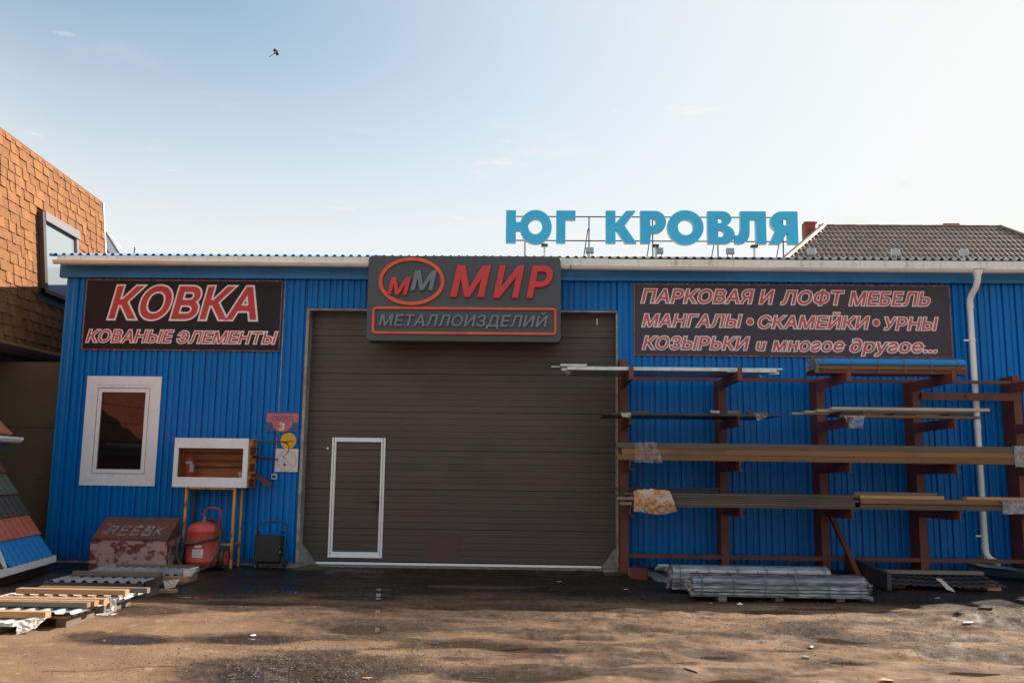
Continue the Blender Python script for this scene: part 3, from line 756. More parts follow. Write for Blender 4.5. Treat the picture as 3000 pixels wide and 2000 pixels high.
def solid_word(s, x0, x1, zb, cap, sh, y, depth, parent, m, r=.03, name='letter'):
    sc = cap/CAP
    v, f = text_geo(s, 'rim', r, .05)
    vf, ff = text_geo(s, 'fill'); vf[:, 2] = v[:, 2].max(); n0_ = len(v)
    v = np.concatenate([v, vf]); f = list(f)+[tuple(n0_+i for i in q) for q in ff]
    xs = v[:, 0]+sh*v[:, 1]; a = xs.min(); sx = (x1-x0)/(xs.max()-a); zr = v[:, 2].max()
    W = np.stack([x0+(xs-a)*sx, y-(v[:, 2]/zr+1)/2*depth, zb+(v[:, 1]-v[:, 1].min()*0)*sc], 1)
    for fs in islands(v, f):
        ids = sorted({i for q in fs for i in q}); mp_ = {j: k for k, j in enumerate(ids)}
        mb = MB(); mb.add(W[ids], [tuple(mp_[i] for i in q) for q in fs]); mb.build(name, m, parent)

# charcoal box sign over the gate
def rrect(x0, x1, z0, z1, r, n_=6):
    p = []
    for cx, cz, a in ((x1-r, z1-r, 0), (x0+r, z1-r, 90), (x0+r, z0+r, 180), (x1-r, z0+r, 270)):
        p += arc(cx, cz, r, r, a, a+90, n_)
    return p
def ring_prism(mb, outer, inner, y0, y1):
    n_ = len(outer)
    vs = [(p[0], y0, p[1]) for p in outer]+[(p[0], y0, p[1]) for p in inner]+[(p[0], y1, p[1]) for p in outer]+[(p[0], y1, p[1]) for p in inner]
    f = []
    for i in range(n_):
        j = (i+1) % n_
        f += [(i, j, n_+j, n_+i), (2*n_+i, 3*n_+i, 3*n_+j, 2*n_+j), (i, 2*n_+i, 2*n_+j, j), (n_+i, n_+j, 3*n_+j, 3*n_+i)]
    mb.add(vs, f); return mb
mir = thing('box_sign', 'large charcoal box sign with red and grey raised Cyrillic letters above the brown gate', 'sign', (-1.17, -.3, 3.62))
MB().prism(rrect(-2.705, .375, 3.622, 5.005, .07), 'y', -.50, -.20).build('sign_box', 'sign_dark', mir, bevel=.008)
for x_ in (-2.2, -.9, .1):
    MB().box(x_-.03, x_+.03, -.20, .0, 4.3, 4.36).build('bracket', 'black_steel', mir)
n_ = 48
ou = [(-2.0+.525*math.cos(2*math.pi*i/n_), 4.58+.388*math.sin(2*math.pi*i/n_)) for i in range(n_)]
inn = [(-2.0+.468*math.cos(2*math.pi*i/n_), 4.58+.334*math.sin(2*math.pi*i/n_)) for i in range(n_)]
ring_prism(MB(), ou, inn, -.535, -.4995).build('oval_ring', 'sign_orange', mir)
ring_prism(MB(), rrect(-2.61, .305, 3.735, 4.165, .055), rrect(-2.573, .268, 3.770, 4.130, .03), -.535, -.4995).build('border', 'sign_orange', mir)
SH = .20
for ch, a, c, zb, cap, m_ in (('М', -1.385, -.735, 4.345, .475, 'sign_red'), ('И', -.70, -.205, 4.335, .485, 'sign_red'), ('Р', -.175, .245, 4.335, .485, 'sign_red'),
                              ('М', -2.385, -2.01, 4.365, .268, 'sign_red'), ('М', -2.015, -1.595, 4.44, .30, 'sign_grey')):
    solid_word(ch, a, c, zb, cap, SH, -.4995, .045, mir, m_, r=.035)
solid_word('МЕТАЛЛОИЗДЕЛИЙ', -2.505, .175, 3.862, .178, SH, -.4995, .035, mir, 'sign_grey', r=.024)

# banners
def banner(name, x0, x1, z0, z1, label, m_, sl=0):
    t = thing(name, label, 'banner', ((x0+x1)/2, -.04, z0))
    MB().box(x0, x1, -.040, -.034, z0, z1).build('sheet', m_, t)
    for a in (MB().box(x0-.012, x1+.012, -.046, -.026, z1, z1+.014), MB().box(x0-.012, x1+.012, -.046, -.026, z0-.014, z0),
              MB().box(x0-.014, x0, -.046, -.026, z0, z1), MB().box(x1, x1+.014, -.046, -.026, z0, z1)):
        a.build('frame_bar', 'banner_frame', t)
    sc = MB(); x_ = x0+.2
    while x_ < x1:
        sc.box(x_-.006, x_+.006, -.05, -.046, z1+.002, z1+.012); sc.box(x_-.006, x_+.006, -.05, -.046, z0-.012, z0-.002); x_ += .33
    kind(sc.build('screws', 'label', t), 'stuff')
    return t
b1 = banner('shop_banner', -7.468, -4.215, 3.512, 4.66, 'black banner over the white window with outlined red Cyrillic words', 'banner')
flat_word('КОВКА', -7.075, -4.61, 4.035, .515, .22, -.040, b1, 'print_red', 'print_white', rr=.026, rw=.066)
flat_word('КОВАНЫЕ', -7.41, -5.97, 3.632, .195, .22, -.040, b1, 'print_red', 'print_white', rr=.010, rw=.070)
flat_word('ЭЛЕМЕНТЫ', -5.90, -4.25, 3.625, .19, .22, -.040, b1, 'print_red', 'print_white', rr=.010, rw=.070)
b2 = banner('furniture_banner', 1.588, 6.64, 3.498, 4.65, 'faded black three-line banner on the right wall between gate and downpipe', 'banner2')
L = [('ПАРКОВАЯ', 1.695, 3.52, 4.355, .215), ('И', 3.60, 3.845, 4.35, .215), ('ЛОФТ', 3.95, 4.97, 4.345, .215), ('МЕБЕЛЬ', 5.045, 6.335, 4.335, .215),
     ('МАНГАЛЫ', 1.705, 3.315, 3.962, .195), ('СКАМЕЙКИ', 3.575, 5.36, 3.95, .195), ('УРНЫ', 5.59, 6.445, 3.94, .195),
     ('КОЗЫРЬКИ', 1.71, 3.425, 3.594, .20), ('u', 3.535, 3.69, 3.59, .20), ('мноƨое', 3.79, 4.93, 3.582, .20), ('∂руƨое...', 5.03, 6.40, 3.575, .20)]
for s_, a, c, zb, cap in L:
    flat_word(s_, a, c, zb, cap, .22, -.040, b2, 'print_red2', 'print_white', rr=.018, rw=.070)
for x_ in (3.445, 5.462):
    MB().prism(arc(x_, 4.05, .052, .052, 0, 345, 23), 'y', -.0435, -.0401).build('dot', 'print_red2', b2)
    MB().prism(arc(x_, 4.05, .066, .066, 0, 345, 23), 'y', -.0420, -.0401).build('dot_outline', 'print_white', b2)

# roof letters
def glyph_mesh(outer, holes_, name, parent):
    def TR(u, v): return (-.55+(u-80)*.002362, 6.072-(v-98)*.002478)
    c = bpy.data.curves.new('glyph', 'CURVE'); c.dimensions = '2D'; c.fill_mode = 'BOTH'; c.extrude = .055
    for pl in [outer]+holes_:
        pl = [p for i, p in enumerate(pl) if (Vector(p)-Vector(pl[i-1])).length > .5]
        s_ = c.splines.new('POLY'); s_.points.add(len(pl)-1); s_.use_cyclic_u = True
        for q, p in zip(s_.points, pl): x_, z_ = TR(*p); q.co = (x_, z_, 0, 1)
    o = bpy.data.objects.new('glyph', c); COL.objects.link(o)
    dg = bpy.context.evaluated_depsgraph_get(); dg.update()
    m_ = bpy.data.meshes.new_from_object(o.evaluated_get(dg))
    v = [tuple(q.co) for q in m_.vertices]; f = [tuple(p.vertices) for p in m_.polygons]; nm = [abs(p.normal.z) for p in m_.polygons]
    bpy.data.objects.remove(o); bpy.data.curves.remove(c); bpy.data.meshes.remove(m_)
    mb = MB(); mb.add([(p[0], .60-p[2], p[1]-.0) for p in v], f)
    ob = mb.build(name, 'sky_letter', parent); ob.data.materials.append(M['letter_side'])
    for p in ob.data.polygons:
        if abs(p.normal.y) < .5: p.material_index = 1
    return ob
A = arc
ysign = thing('roof_letter_sign', 'big sky-blue Cyrillic letters on a thin frame standing on the roof', 'sign', (1.95, .6, 5.25))
def ell(cx, cy, rx, ry, n_=40): return [(cx+rx*math.cos(2*math.pi*i/n_), cy+ry*math.sin(2*math.pi*i/n_)) for i in range(n_)]
GL = []
yu = [(80, 98), (153, 98), (153, 182), (184, 182)] + A(297, 216, 117, 121, 196, 360+167, 40) + [(180, 242), (153, 242), (153, 328), (80, 328)]
GL.append((yu, [ell(294, 214, 51, 55)]))
GL.append(([(447, 98), (587, 98), (587, 163), (514, 163), (514, 328), (447, 328)], []))
GL.append(([(808, 98), (878, 98), (878, 188), (957, 98), (1026, 98), (944, 205), (1030, 328), (945, 328), (878, 228), (878, 328), (808, 328)], []))
GL.append(([(1058, 98)]+A(1165, 177, 81, 79, -90, 90, 16)+[(1131, 256), (1131, 328), (1058, 328)], [[(1131, 150)]+A(1147, 177, 25, 27, -90, 90, 10)+[(1131, 204)]]))
GL.append((ell(1385, 214, 131, 122), [ell(1386, 214, 56, 56)]))
GL.append(([(1545, 98)]+A(1648, 152, 70, 54, -90, 65, 12)+[(1696, 205)]+A(1668, 264, 72, 64, -55, 90, 14)+[(1545, 328)],
           [[(1619, 143)]+A(1633, 163, 22, 20, -90, 90, 8)+[(1619, 183)], [(1619, 232)]+A(1637, 257, 28, 25, -90, 90, 8)+[(1619, 282)]]))
GL.append(([(1782, 98), (1967, 98), (1967, 328), (1893, 328), (1893, 155), (1850, 155), (1848, 235), (1844, 275), (1832, 303), (1808, 322), (1775, 329), (1740, 326), (1740, 270), (1758, 270), (1772, 260), (1779, 235), (1782, 190)], []))
GL.append(([(2195, 98)]+A(2085, 172, 87, 74, -90, -235, 16)+[(1988, 328), (2068, 328), (2117, 250), (2122, 250), (2122, 328), (2195, 328)], [[(2122, 148)]+A(2105, 173, 25, 25, -90, -270, 10)+[(2122, 198)]]))
for ou_, hs_ in GL: glyph_mesh(ou_, hs_, 'letter', ysign)
for z_ in (6.0, 5.572):
    MB().tube([(-.42, .68, z_), (4.38, .68, z_)], .011, 6).build('rail', 'frame_green', ysign)
for k, x_ in enumerate((-.22, .89, 1.99, 3.11, 4.23)):
    MB().tube([(x_, .70, 5.26), (x_, .70, 6.0)], .012, 6).build('post', 'frame_green', ysign)
    if k: MB().tube([(x_-.09, .85, 5.29), (x_-.015, .71, 5.80)], .009, 6).build('strut', 'frame_green', ysign)
# roof fittings
def roof_z(y): return 5.02+slope*(y+.4)+.033
def roof_lamp(x_, label):
    t = thing('roof_floodlight', label, 'floodlight', (x_, .35, roof_z(.35)-.01), 'small grey floodlights along the roof edge')
    zb = roof_z(.35)+.02
    MB().obox((x_, .35, zb+.07), .135, .05, .105, rx=R(-14)).build('lamp_body', 'lamp_grey', t, bevel=.006)
    MB().box(x_-.045, x_-.035, .36, .38, zb-.04, zb+.06).build('lamp_bracket', 'black_steel', t)
    MB().box(x_+.035, x_+.045, .36, .38, zb-.04, zb+.06).build('lamp_bracket', 'black_steel', t)
    return t
for x_, lb in ((.88, 'grey floodlight on the roof below the gap between the two words'), (2.05, 'grey floodlight on the roof below the fifth blue letter'),
               (3.24, 'grey floodlight on the roof below the letter that looks like B'), (4.60, 'grey floodlight at the left hip of the brown tiled roof'),
               (5.99, 'grey floodlight before the middle of the brown tiled roof'), (7.12, 'grey floodlight nearest the downpipe, before the brown roof')):
    roof_lamp(x_, lb)
for x_, lb in ((.115, 'white T-shaped roof post left, below the blue round letter'), (1.975, 'white T-shaped roof post beside the middle floodlight'), (3.62, 'white T-shaped roof post right, below the last blue letters')):
    t = thing('roof_post', lb, 'post', (x_, .25, roof_z(.25)-.03), 'T-shaped posts on the roof edge')
    MB().box(x_-.015, x_+.015, .24, .27, roof_z(.25)-.03, 5.36).build('stem', 'cab_white', t)
    MB().box(x_-.055, x_+.055, .20, .30, 5.36, 5.395).build('head', 'frame_green', t)
tag(MB().tube([(-7.7, 2.0, 5.53), (-7.69, 2.0, 5.74)], .012, 6).build('roof_rod', 'black_steel'), 'thin dark rod sticking up from the roof near its left end', 'rod')

# ------------------------------------------------------------------ neighbour house with orange shingles
oh = thing('shingle_house', 'house with steep orange shingle mansard and roof window at the left edge', 'house', (-9.5, 0, G0))
def mx_(z): return -8.75-.128*(z-3.55)
MY0, MY1, MZ0, MZ1 = -5.0, 3.57, 3.56, 7.10
nrm = Vector((1, 0, .128)).normalized()
MB().prism([(mx_(MZ0)-.02, MZ0), (mx_(MZ1)-.02, MZ1), (-13.5, MZ1), (-13.5, .1), (-9.75, .1), (-9.75, MZ0)], 'y', MY0, MY1-.02).build('house_body', 'shingle_under', oh)
rowh = .172
rows = int((MZ1-MZ0)/rowh)+1
wy0, wy1, wz0, wz1 = 1.0, 2.30, 4.62, 6.06
def in_win(y0, y1, z0, z1): return y1 > wy0 and y0 < wy1 and z1 > wz0 and z0 < wz1
tabs = []
for r_ in range(rows):
    z0 = MZ0+r_*rowh; z1 = min(z0+rowh*1.0, MZ1)
    th = .012
    segs = [(MY0, MY1)] if not (z1 > wz0 and z0 < wz1) else [(MY0, wy0), (wy1, MY1)]
    for a, c in segs:
        mb = MB()
        mb.prism([(mx_(z0)+th, z0), (mx_(z1)+.003, z1), (mx_(z1)-.01, z1), (mx_(z0)-.01, z0)], 'y', a, c); mb.build('shingle_course', 'shingle_under', oh)
    y = MY0+random.uniform(0, .3)
    while y < MY1-.1:
        w = random.choice((.10, .13, .16, .20, .26)); h_ = rowh*random.choice((.95, .95, 1.0, 1.45))
        y1_ = min(y+w, MY1)
        zt = min(z0+h_, MZ1)
        if not in_win(y, y1_, z0-.03, zt): tabs.append((abs(y-1.0)*1.0-z0*.3, y, y1_, z0-.006+random.uniform(-.004, .004), zt))
        y = y1_+random.choice((.07, .10, .14, .19, .25))
tabs.sort()
vis = [t for t in tabs if t[1] > -1.4]; rest = [t for t in tabs if t[1] <= -1.4]
def tabmesh(mb, y0, y1, z0, z1, t=.024):
    mb.prism([(mx_(z0)+t, z0), (mx_(z1)+.011, z1), (mx_(z1)-.004, z1), (mx_(z0)-.004, z0)], 'y', y0, y1)
for t in vis[:300]:
    mb = MB(); tabmesh(mb, *t[1:]); mb.build('shingle', 'shingle', oh)
mb = MB()
for t in vis[300:]+rest: tabmesh(mb, *t[1:])
kind(mb.build('shingles', 'shingle', oh), 'stuff')
MB().prism([(mx_(MZ1)+.02, MZ1-.05), (mx_(MZ1)+.01, MZ1+.015), (-13.5, MZ1+.03), (-13.5, MZ1-.05)], 'y', MY0, MY1+.03).build('top_edge', 'shingle_under', oh)
MB().prism([(mx_(MZ0)+.03, MZ0), (mx_(MZ1)+.03, MZ1), (mx_(MZ1)-.2, MZ1), (mx_(MZ0)-.2, MZ0)], 'y', MY1, MY1+.035).build('white_verge', 'white', oh)
# eave gutter, soffit
MB().prism([(-8.60, 3.55), (-8.60, 3.49), (-8.64, 3.43), (-8.72, 3.41), (-8.80, 3.44), (-8.82, 3.55)], 'y', MY0, 3.4).build('eave_gutter', 'eave_brown', oh, smooth=False)
MB().box(-8.86, -8.83, MY0, 3.4, 3.34, 3.56).build('eave_board', 'eave_brown', oh)
for k in range(5):
    MB().box(-9.75, -8.86-.001, MY0+k*1.7+.003, MY0+(k+1)*1.7-.003, 3.345, 3.365).build('soffit_panel', 'soffit', oh)
# small lower skirt of shingles above the gutter
for k in range(3):
    MB().prism([(-8.62-.06*k, 3.56+.035*k), (-8.72-.06*k, 3.62+.035*k), (-8.74-.06*k, 3.60+.035*k), (-8.64-.06*k, 3.545+.035*k)], 'y', MY0, 3.5).build('skirt_course', 'shingle', oh)
# roof window
rw = MB(); 
def on_m(y, z, t=0): return (mx_(z)+t, y, z)
def mpanel(y0, y1, z0, z1, t0, t1):
    mb = MB(); return mb.prism([(mx_(z0)+t1, z0), (mx_(z1)+t1, z1), (mx_(z1)+t0, z1), (mx_(z0)+t0, z0)], 'y', y0, y1)
rwin = mpanel(wy0, wy1, wz0, wz1, -.02, .035).build('roof_window', 'velux_frame', oh)
mpanel(wy0, wy0+.09, wz0, wz1, .035, .12).build('window_frame', 'velux_frame', rwin)
mpanel(wy1-.09, wy1, wz0, wz1-.14, .035, .11).build('window_frame', 'velux_hood', rwin)
mpanel(wy0, wy1, wz0, wz0+.07, .035, .11).build('window_frame', 'velux_frame', rwin)
mpanel(wy0+.09, wy1+.03, wz1-.14, wz1+.02, .03, .13).build('window_hood', 'velux_hood', rwin)
mpanel(wy0+.09, wy0+.13, wz0+.07, wz1-.14, .036, .10).build('window_frame', 'velux_hood', rwin)
mpanel(wy0+.13, wy1-.09, wz0+.07, wz1-.14, .04, .06).build('window_pane', 'velux', rwin)
mpanel(wy0-.12, wy1+.12, wz0-.16, wz0-.001, .02, .035).build('window_apron', 'velux_frame', rwin)

def rise(o):
    if o.type == 'MESH' and not o.data.get('done'):
        o.data['done'] = 1; og = ORG[oh.name]
        for v_ in o.data.vertices:
            z_ = v_.co.z+og.z
            if z_ > 3.6: v_.co.z += .055*(3.57-(v_.co.y+og.y))*(z_-3.6)/3.5
for ch in oh.children:
    rise(ch)
    for g_ in ch.children: rise(g_)
for o_d in bpy.data.meshes:
    if 'done' in o_d: del o_d['done']
# brown sheet gate closing the passage
bg_ = thing('sheet_metal_gate', 'tall dark brown sheet metal gate between orange house and blue wall', 'gate', (-8.8, .3, G0))
for a, c, z0, z1 in ((-9.75, -7.86, .12, 2.225), (-9.75, -7.86, 2.235, 3.33)):
    MB().box(a, c, .30, .33, z0, z1).build('panel', 'metal_gate', bg_)
hh = MB(); hh.tube([(-8.12, .30, 1.42), (-8.12, .26, 1.42), (-8.23, .26, 1.415)], .008, 6); hh.build('handle', 'galv_dull', bg_)
# white gabled building far behind
fh = thing('far_gable', 'pale gable with white sloping edge just behind the orange house', 'house', (-13.4, 10, G0))
MB().prism([(-16, .1), (-11.4, .1), (-11.4, 6.55), (-13.1, 8.98), (-16, 8.98)], 'y', 10, 10.25).build('wall', 'beige', fh)
MB().prism([(-11.3, 6.40), (-11.2, 6.56), (-12.95, 9.06), (-13.1, 8.95)], 'y', 9.9, 9.999).build('roof_edge', 'white', fh)
MB().prism([(-11.18, 6.57), (-12.94, 9.09), (-12.94, 9.13), (-11.13, 6.58)], 'y', 9.88, 10.3).build('roof', 'galv_dull', fh)

# ------------------------------------------------------------------ house with brown tile roof, right background
rh = thing('tile_roof_house', 'house behind the shed with hipped brown tile roof and brick chimneys', 'house', (15, 20, G0))
RY, RZ, EY, EZ = 19.5, 11.13, 16.3, 8.36
pz = (RZ-EZ)/(RY-EY)
RL, RR = 11.12, 17.85
EL, ER = RL-(RY-EY), RR+(RY-EY)
MB().add([(EL, EY, EZ-.03), (ER, EY, EZ-.03), (RR, RY, RZ-.03), (RL, RY, RZ-.03), (EL, RY+(RY-EY), EZ-.03), (ER, RY+(RY-EY), EZ-.03)],
         [(0, 1, 2, 3), (0, 3, 4), (1, 5, 2), (3, 2, 5, 4), (0, 4, 5, 1)]).build('roof_deck', 'roof_cap', rh)
MB().box(EL+.5, ER-.5, EY+.5, RY+2.8, .1, EZ-.1).build('wall', 'beige', rh)
tw, tl = .185, .36
ang = math.atan(pz)
mb = MB(); prof = []
for i in range(7):
    t = i/6; prof.append((t*tw, .032*math.sin(math.pi*min(1, t*1.25)) if t < .8 else 0))
vs = []
for s_, lift in ((0, .022), (tl*1.02, 0.0)):
    vs += [(p[0], s_*math.cos(ang)-(p[1]+lift)*math.sin(ang), s_*math.sin(ang)+(p[1]+lift)*math.cos(ang)) for p in prof]
k = len(prof)
vs += [(p[0], 0, -.0) for p in prof]
tf = [(i, i+1, k+i+1, k+i) for i in range(k-1)]+[(i+1, i, 2*k+i, 2*k+i+1) for i in range(k-1)]
tiles = []
nrow = int((RY-EY)/math.cos(ang)/tl)+1
for r_ in range(nrow):
    s_ = r_*tl; y_ = EY+s_*math.cos(ang); z_ = EZ+s_*math.sin(ang)
    if y_ > RY-.05: continue
    x0, x1 = EL+(y_-EY), ER-(y_-EY)
    c = int(math.ceil(x0/tw))
    while (c+1)*tw < x1:
        tiles.append((c*tw, y_, z_)); c += 1
seen = [t for t in tiles if t[2] > 9.25 and t[0] < 18.5 and t[0] > 9]
seen.sort(key=lambda t: (-t[2], t[0]))
hid = [t for t in tiles if t not in set(seen)]
mt = MB(); mt.add(vs, tf); first = mt.build('roof_tile', 'roof_tile', rh, smooth=True)
first.location = Vector(seen[0])-ORG[rh.name]; 
for v_ in first.data.vertices: v_.co = v_.co+ORG[rh.name]
keep = seen[:300]
for t in keep[1:]:
    c_ = first.copy(); COL.objects.link(c_); c_.parent = rh; c_.location = Vector(t)-ORG[rh.name]
mb = MB()
for t in seen[300:]+hid: mb.add([(v_[0]+t[0], v_[1]+t[1], v_[2]+t[2]) for v_ in vs], tf)
kind(mb.build('roof_tiles', 'roof_tile', rh, smooth=True), 'stuff')
def capbar(p, q, w, name='hip_cap'):
    MB().tube([p, q], w, 8).build(name, 'roof_cap', rh, smooth=True)
capbar((EL-.05, EY-.05, EZ), (RL, RY, RZ+.02), .11)
capbar((ER+.05, EY-.05, EZ), (RR, RY, RZ+.02), .09)
for k in range(16):
    a = RL+k*(RR-RL)/16; capbar((a, RY, RZ+.01), (a+(RR-RL)/16-.01, RY, RZ+.015), .06 if k % 2 else .066, 'ridge_tile')
def chimney(cx, cy, w, dpt, z0, z1, label_steps=None, cap=True):
    ch = MB().box(cx-w/2+.012, cx+w/2-.012, cy-dpt/2+.012, cy+dpt/2, z0, z1-.01).build('chimney', 'mortar', rh)
    base = MB().bbox(0, .235, 0, .11, 0, .066, .002).build('brick', 'brick', ch); base.data.name = 'brick'
    for v_ in base.data.vertices: v_.co = v_.co+ORG[ch.name]
    first_ = True; r_ = 0; z_ = z0
    while z_+.07 < z1:
        extra = .05 if (cap and z_ > z1-.17) else 0
        if label_steps: extra += label_steps(z_)
        x_ = cx-w/2-extra-(.12 if r_ % 2 else 0)
        while x_ < cx+w/2+(.05 if (cap and z_ > z1-.17) else 0)-.02:
            L_ = min(x_+.235, cx+w/2+(.05 if (cap and z_ > z1-.17) else 0))-max(x_, cx-w/2-extra)
            if L_ > .03:
                o = base if first_ else base.copy()
                if not first_: COL.objects.link(o); o.parent = ch
                o.location = Vector((max(x_, cx-w/2-extra), cy-dpt/2-.004-(.03 if extra else 0), z_))-ORG[ch.name]
                o.scale = (L_/.235, 1, 1); first_ = False
            x_ += .245
        z_ += .076; r_ += 1
    return ch
chimney(10.62, 19.8, .40, .5, 9.35, 11.35, label_steps=lambda z: max(0, min(.42, (10.62-z)*.55)) if z > 9.7 else .30)
MB().box(10.57, 10.61, 19.54, 19.56, 10.85, 11.10).build('flue_slot', 'black_steel', rh)
chimney(16.35, 20.4, .62, .5, 10.6, 11.47, cap=False)

# ------------------------------------------------------------------ roof-tile display stand at the left
st = bpy.data.objects.new('tile_display_stand', None); COL.objects.link(st); st.location = (0, 0, 0); ORG[st.name] = Vector((0, 0, 0))
tag(st, 'sample stand clad in blue, terracotta and dark metal roof tiles at lower left', 'display stand')
# local frame: +x towards the yard, -y towards the viewer; base point at the origin
def tile_band(x0, z0, x1, z1, y0, y1, m_, name='tile_panel', step=.183, th=.022):
    mb = MB(); dx, dz = x1-x0, z1-z0; Lg = math.hypot(dx, dz); nx_, nz_ = -dz/Lg, dx/Lg
    if nx_ < 0: nx_, nz_ = -nx_, -nz_
    n_ = max(2, int(abs(y1-y0)/step*8)); line = []
    for i in range(n_+1):
        y = y0+(y1-y0)*i/n_; ph = (y/step) % 1.0
        line.append((y, .036*math.sin(math.pi*ph/.7) if ph < .7 else -.004*math.sin(math.pi*(ph-.7)/.3)))
    vs = []
    for t, lift in ((0, 0.0), (0, th+.008), (.12, th), (1.04, 0.002)):
        for y, h_ in line:
            hh_ = h_+lift if (t > 0 or lift > 0) else h_-.004
            tt = t-(.06 if (t == 0) else 0)*max(0, h_)/.036
            vs.append((x0+dx*tt+nx_*hh_, y, z0+dz*tt+nz_*hh_))
    k = len(line)
    for s_ in range(3):
        pass
    mb.add(vs, [(s_*k+i, s_*k+i+1, (s_+1)*k+i+1, (s_+1)*k+i) for s_ in range(3) for i in range(k-1)])
    return mb.build(name, m_, st, smooth=True)
ex, ez = 0.0, .31
bz = [.31, .62, .90, 1.19, 1.49, 1.80]
def sxz(z): return (-(z-.31)*.61)
LY0 = -1.62
for i, m_ in enumerate(('tile_blue', 'tile_terra', 'tile_dark', 'tile_green', 'tile_wine')):
    tile_band(sxz(bz[i])-.0, bz[i]-.0, sxz(bz[i+1]), bz[i+1], -4.6 if i else LY0, 0, m_)
tile_band(0-.03, .31, sxz(.62)-.03, .62, -4.6, LY0-.04, 'tile_dark')
MB().prism([(.02, .33), (sxz(.62)+.05, .66), (sxz(.62)+.02, .645), (-.02, .31)], 'y', LY0-.035, LY0-.002).build('divider_trim', 'white', st)
MB().box(-.02, .055, -4.8, .05, .225, .318).build('white_trim', 'white', st)
MB().box(-1.2, -.07, -4.8, -.03, G0-.05, .225).build('base', 'base_maroon', st)
MB().prism([(-.03, .30), (sxz(1.86)-.03, 1.86), (-1.6, 1.86), (-1.6, .2), (-.03, .2)], 'y', -4.6, -.01).build('body', 'metal_gate', st)
# upper eave
MB().prism([(-.54, 2.02), (-.54, 1.985), (-.57, 1.945), (-.66, 1.93), (-.74, 1.95), (-.74, 2.02)], 'y', -3.1, .06).build('upper_gutter', 'white', st)
MB().box(-1.2, -.70, -4.8, -.02, 1.80, 1.945).build('upper_soffit', 'tile_dark', st)
tile_band(-.70, 2.05, -1.02, 2.40, -3.0, 0, 'tile_terra')
tile_band(-1.02, 2.40, -1.36, 2.76, -3.0, 0, 'tile_terra')
tile_band(-1.36, 2.76, -1.70, 3.12, -3.0, 0, 'tile_terra')
MB().prism([(-.72, 2.0), (-1.72, 3.08), (-1.95, 3.08), (-1.95, 2.0)], 'y', -3.0, -.02).build('upper_body', 'tile_dark', st)
st.location = (-7.05, -1.25, 0); st.rotation_euler = (0, 0, R(10.0))

# ------------------------------------------------------------------ wooden box, fire cabinet, extinguishers, cart
bx = thing('sand_box', 'peeling maroon chest with sloping lid and grey brushed letters against the blue wall', 'chest', (-6.0, -.8, G0))
bx0, bx1, by0, by1 = -6.60, -5.445, -1.02, -.58
MB().box(bx0, bx1, by0, by1, G0-.02, .545).build('chest_body', 'box_paint', bx)
lid = MB().prism([(by0-.012, .548), (by1+.01, .548), (by1+.01, .838), (by1-.03, .838)], 'x', bx0+.02, bx1-.0).build('lid', 'box_lid', bx)
MB().box(bx0-.01, bx1+.012, by0-.02, by0-.0125, .535, .552).build('lid_edge', 'rust_brown', bx)
MB().box(bx1+.0005, bx1+.008, by0, by0+.02, G0, .54).build('corner_batten', 'rust_brown', bx)
# strokes on the lid plane: u along x, w up the slope
lo_, hi_ = Vector((0, by0-.012, .548)), Vector((0, by1-.03, .838))
wdir = (hi_-lo_).normalized(); ndir = Vector((0, -wdir.z, wdir.y))
def stroke_letter(u0, strokes, parent, w_=.032, sc=.20, width=.13):
    mb = MB()
    for k, pl in enumerate(strokes):
        for a, c in zip(pl[:-1], pl[1:]):
            A_ = Vector(a); B_ = Vector(c); d_ = (B_-A_); n2 = Vector((-d_.y, d_.x)).normalized()*(w_/2)/sc
            e_ = d_.normalized()*(w_/2)/sc*.6
            q = [A_-e_+n2, A_-e_-n2, B_+e_-n2, B_+e_+n2]
            lift = .0015+.0004*(k+1)
            vs = []
            for p in q:
                pos = Vector((u0+p.x*width, 0, 0))+lo_+wdir*(.10+p.y*sc)+ndir*lift
                vs.append(pos)
            mb.add(vs, [(0, 1, 2, 3)])
            lift += .0003
    mb.build('painted_letter', 'paint_grey', parent)
for u, stks in ((-6.42, [[(0, 0), (.12, 1)], [(.12, 1), (.95, .95)], [(.95, .95), (.85, .5)], [(.85, .5), (.08, .5)], [(.5, .5), (.95, 0)]]),
                (-6.235, [[(0, 0), (.15, 1)], [(.15, 1), (1, 1)], [(.1, .55), (.85, .55)], [(0, 0), (.85, 0)]]),
                (-6.05, [[(0, 0), (.15, 1)], [(.15, 1), (1, .95)], [(.1, .5), (.75, .5)], [(0, 0), (.85, .05)], [(.45, 1.25), (.75, 1.0)]]),
                (-5.88, [[(.05, 0), (.2, 1)], [(.2, 1), (.95, 1)], [(.95, 1), (.85, .0)], [(.1, .55), (.9, .55)], [(.05, 0), (.85, 0)], [(.3, 1.1), (.6, .5)]]),
                (-5.70, [[(0, 0), (.2, 1)], [(.1, .45), (.95, .95)], [(.2, .5), (.85, 0)]])):
    stroke_letter(u, stks, lid)

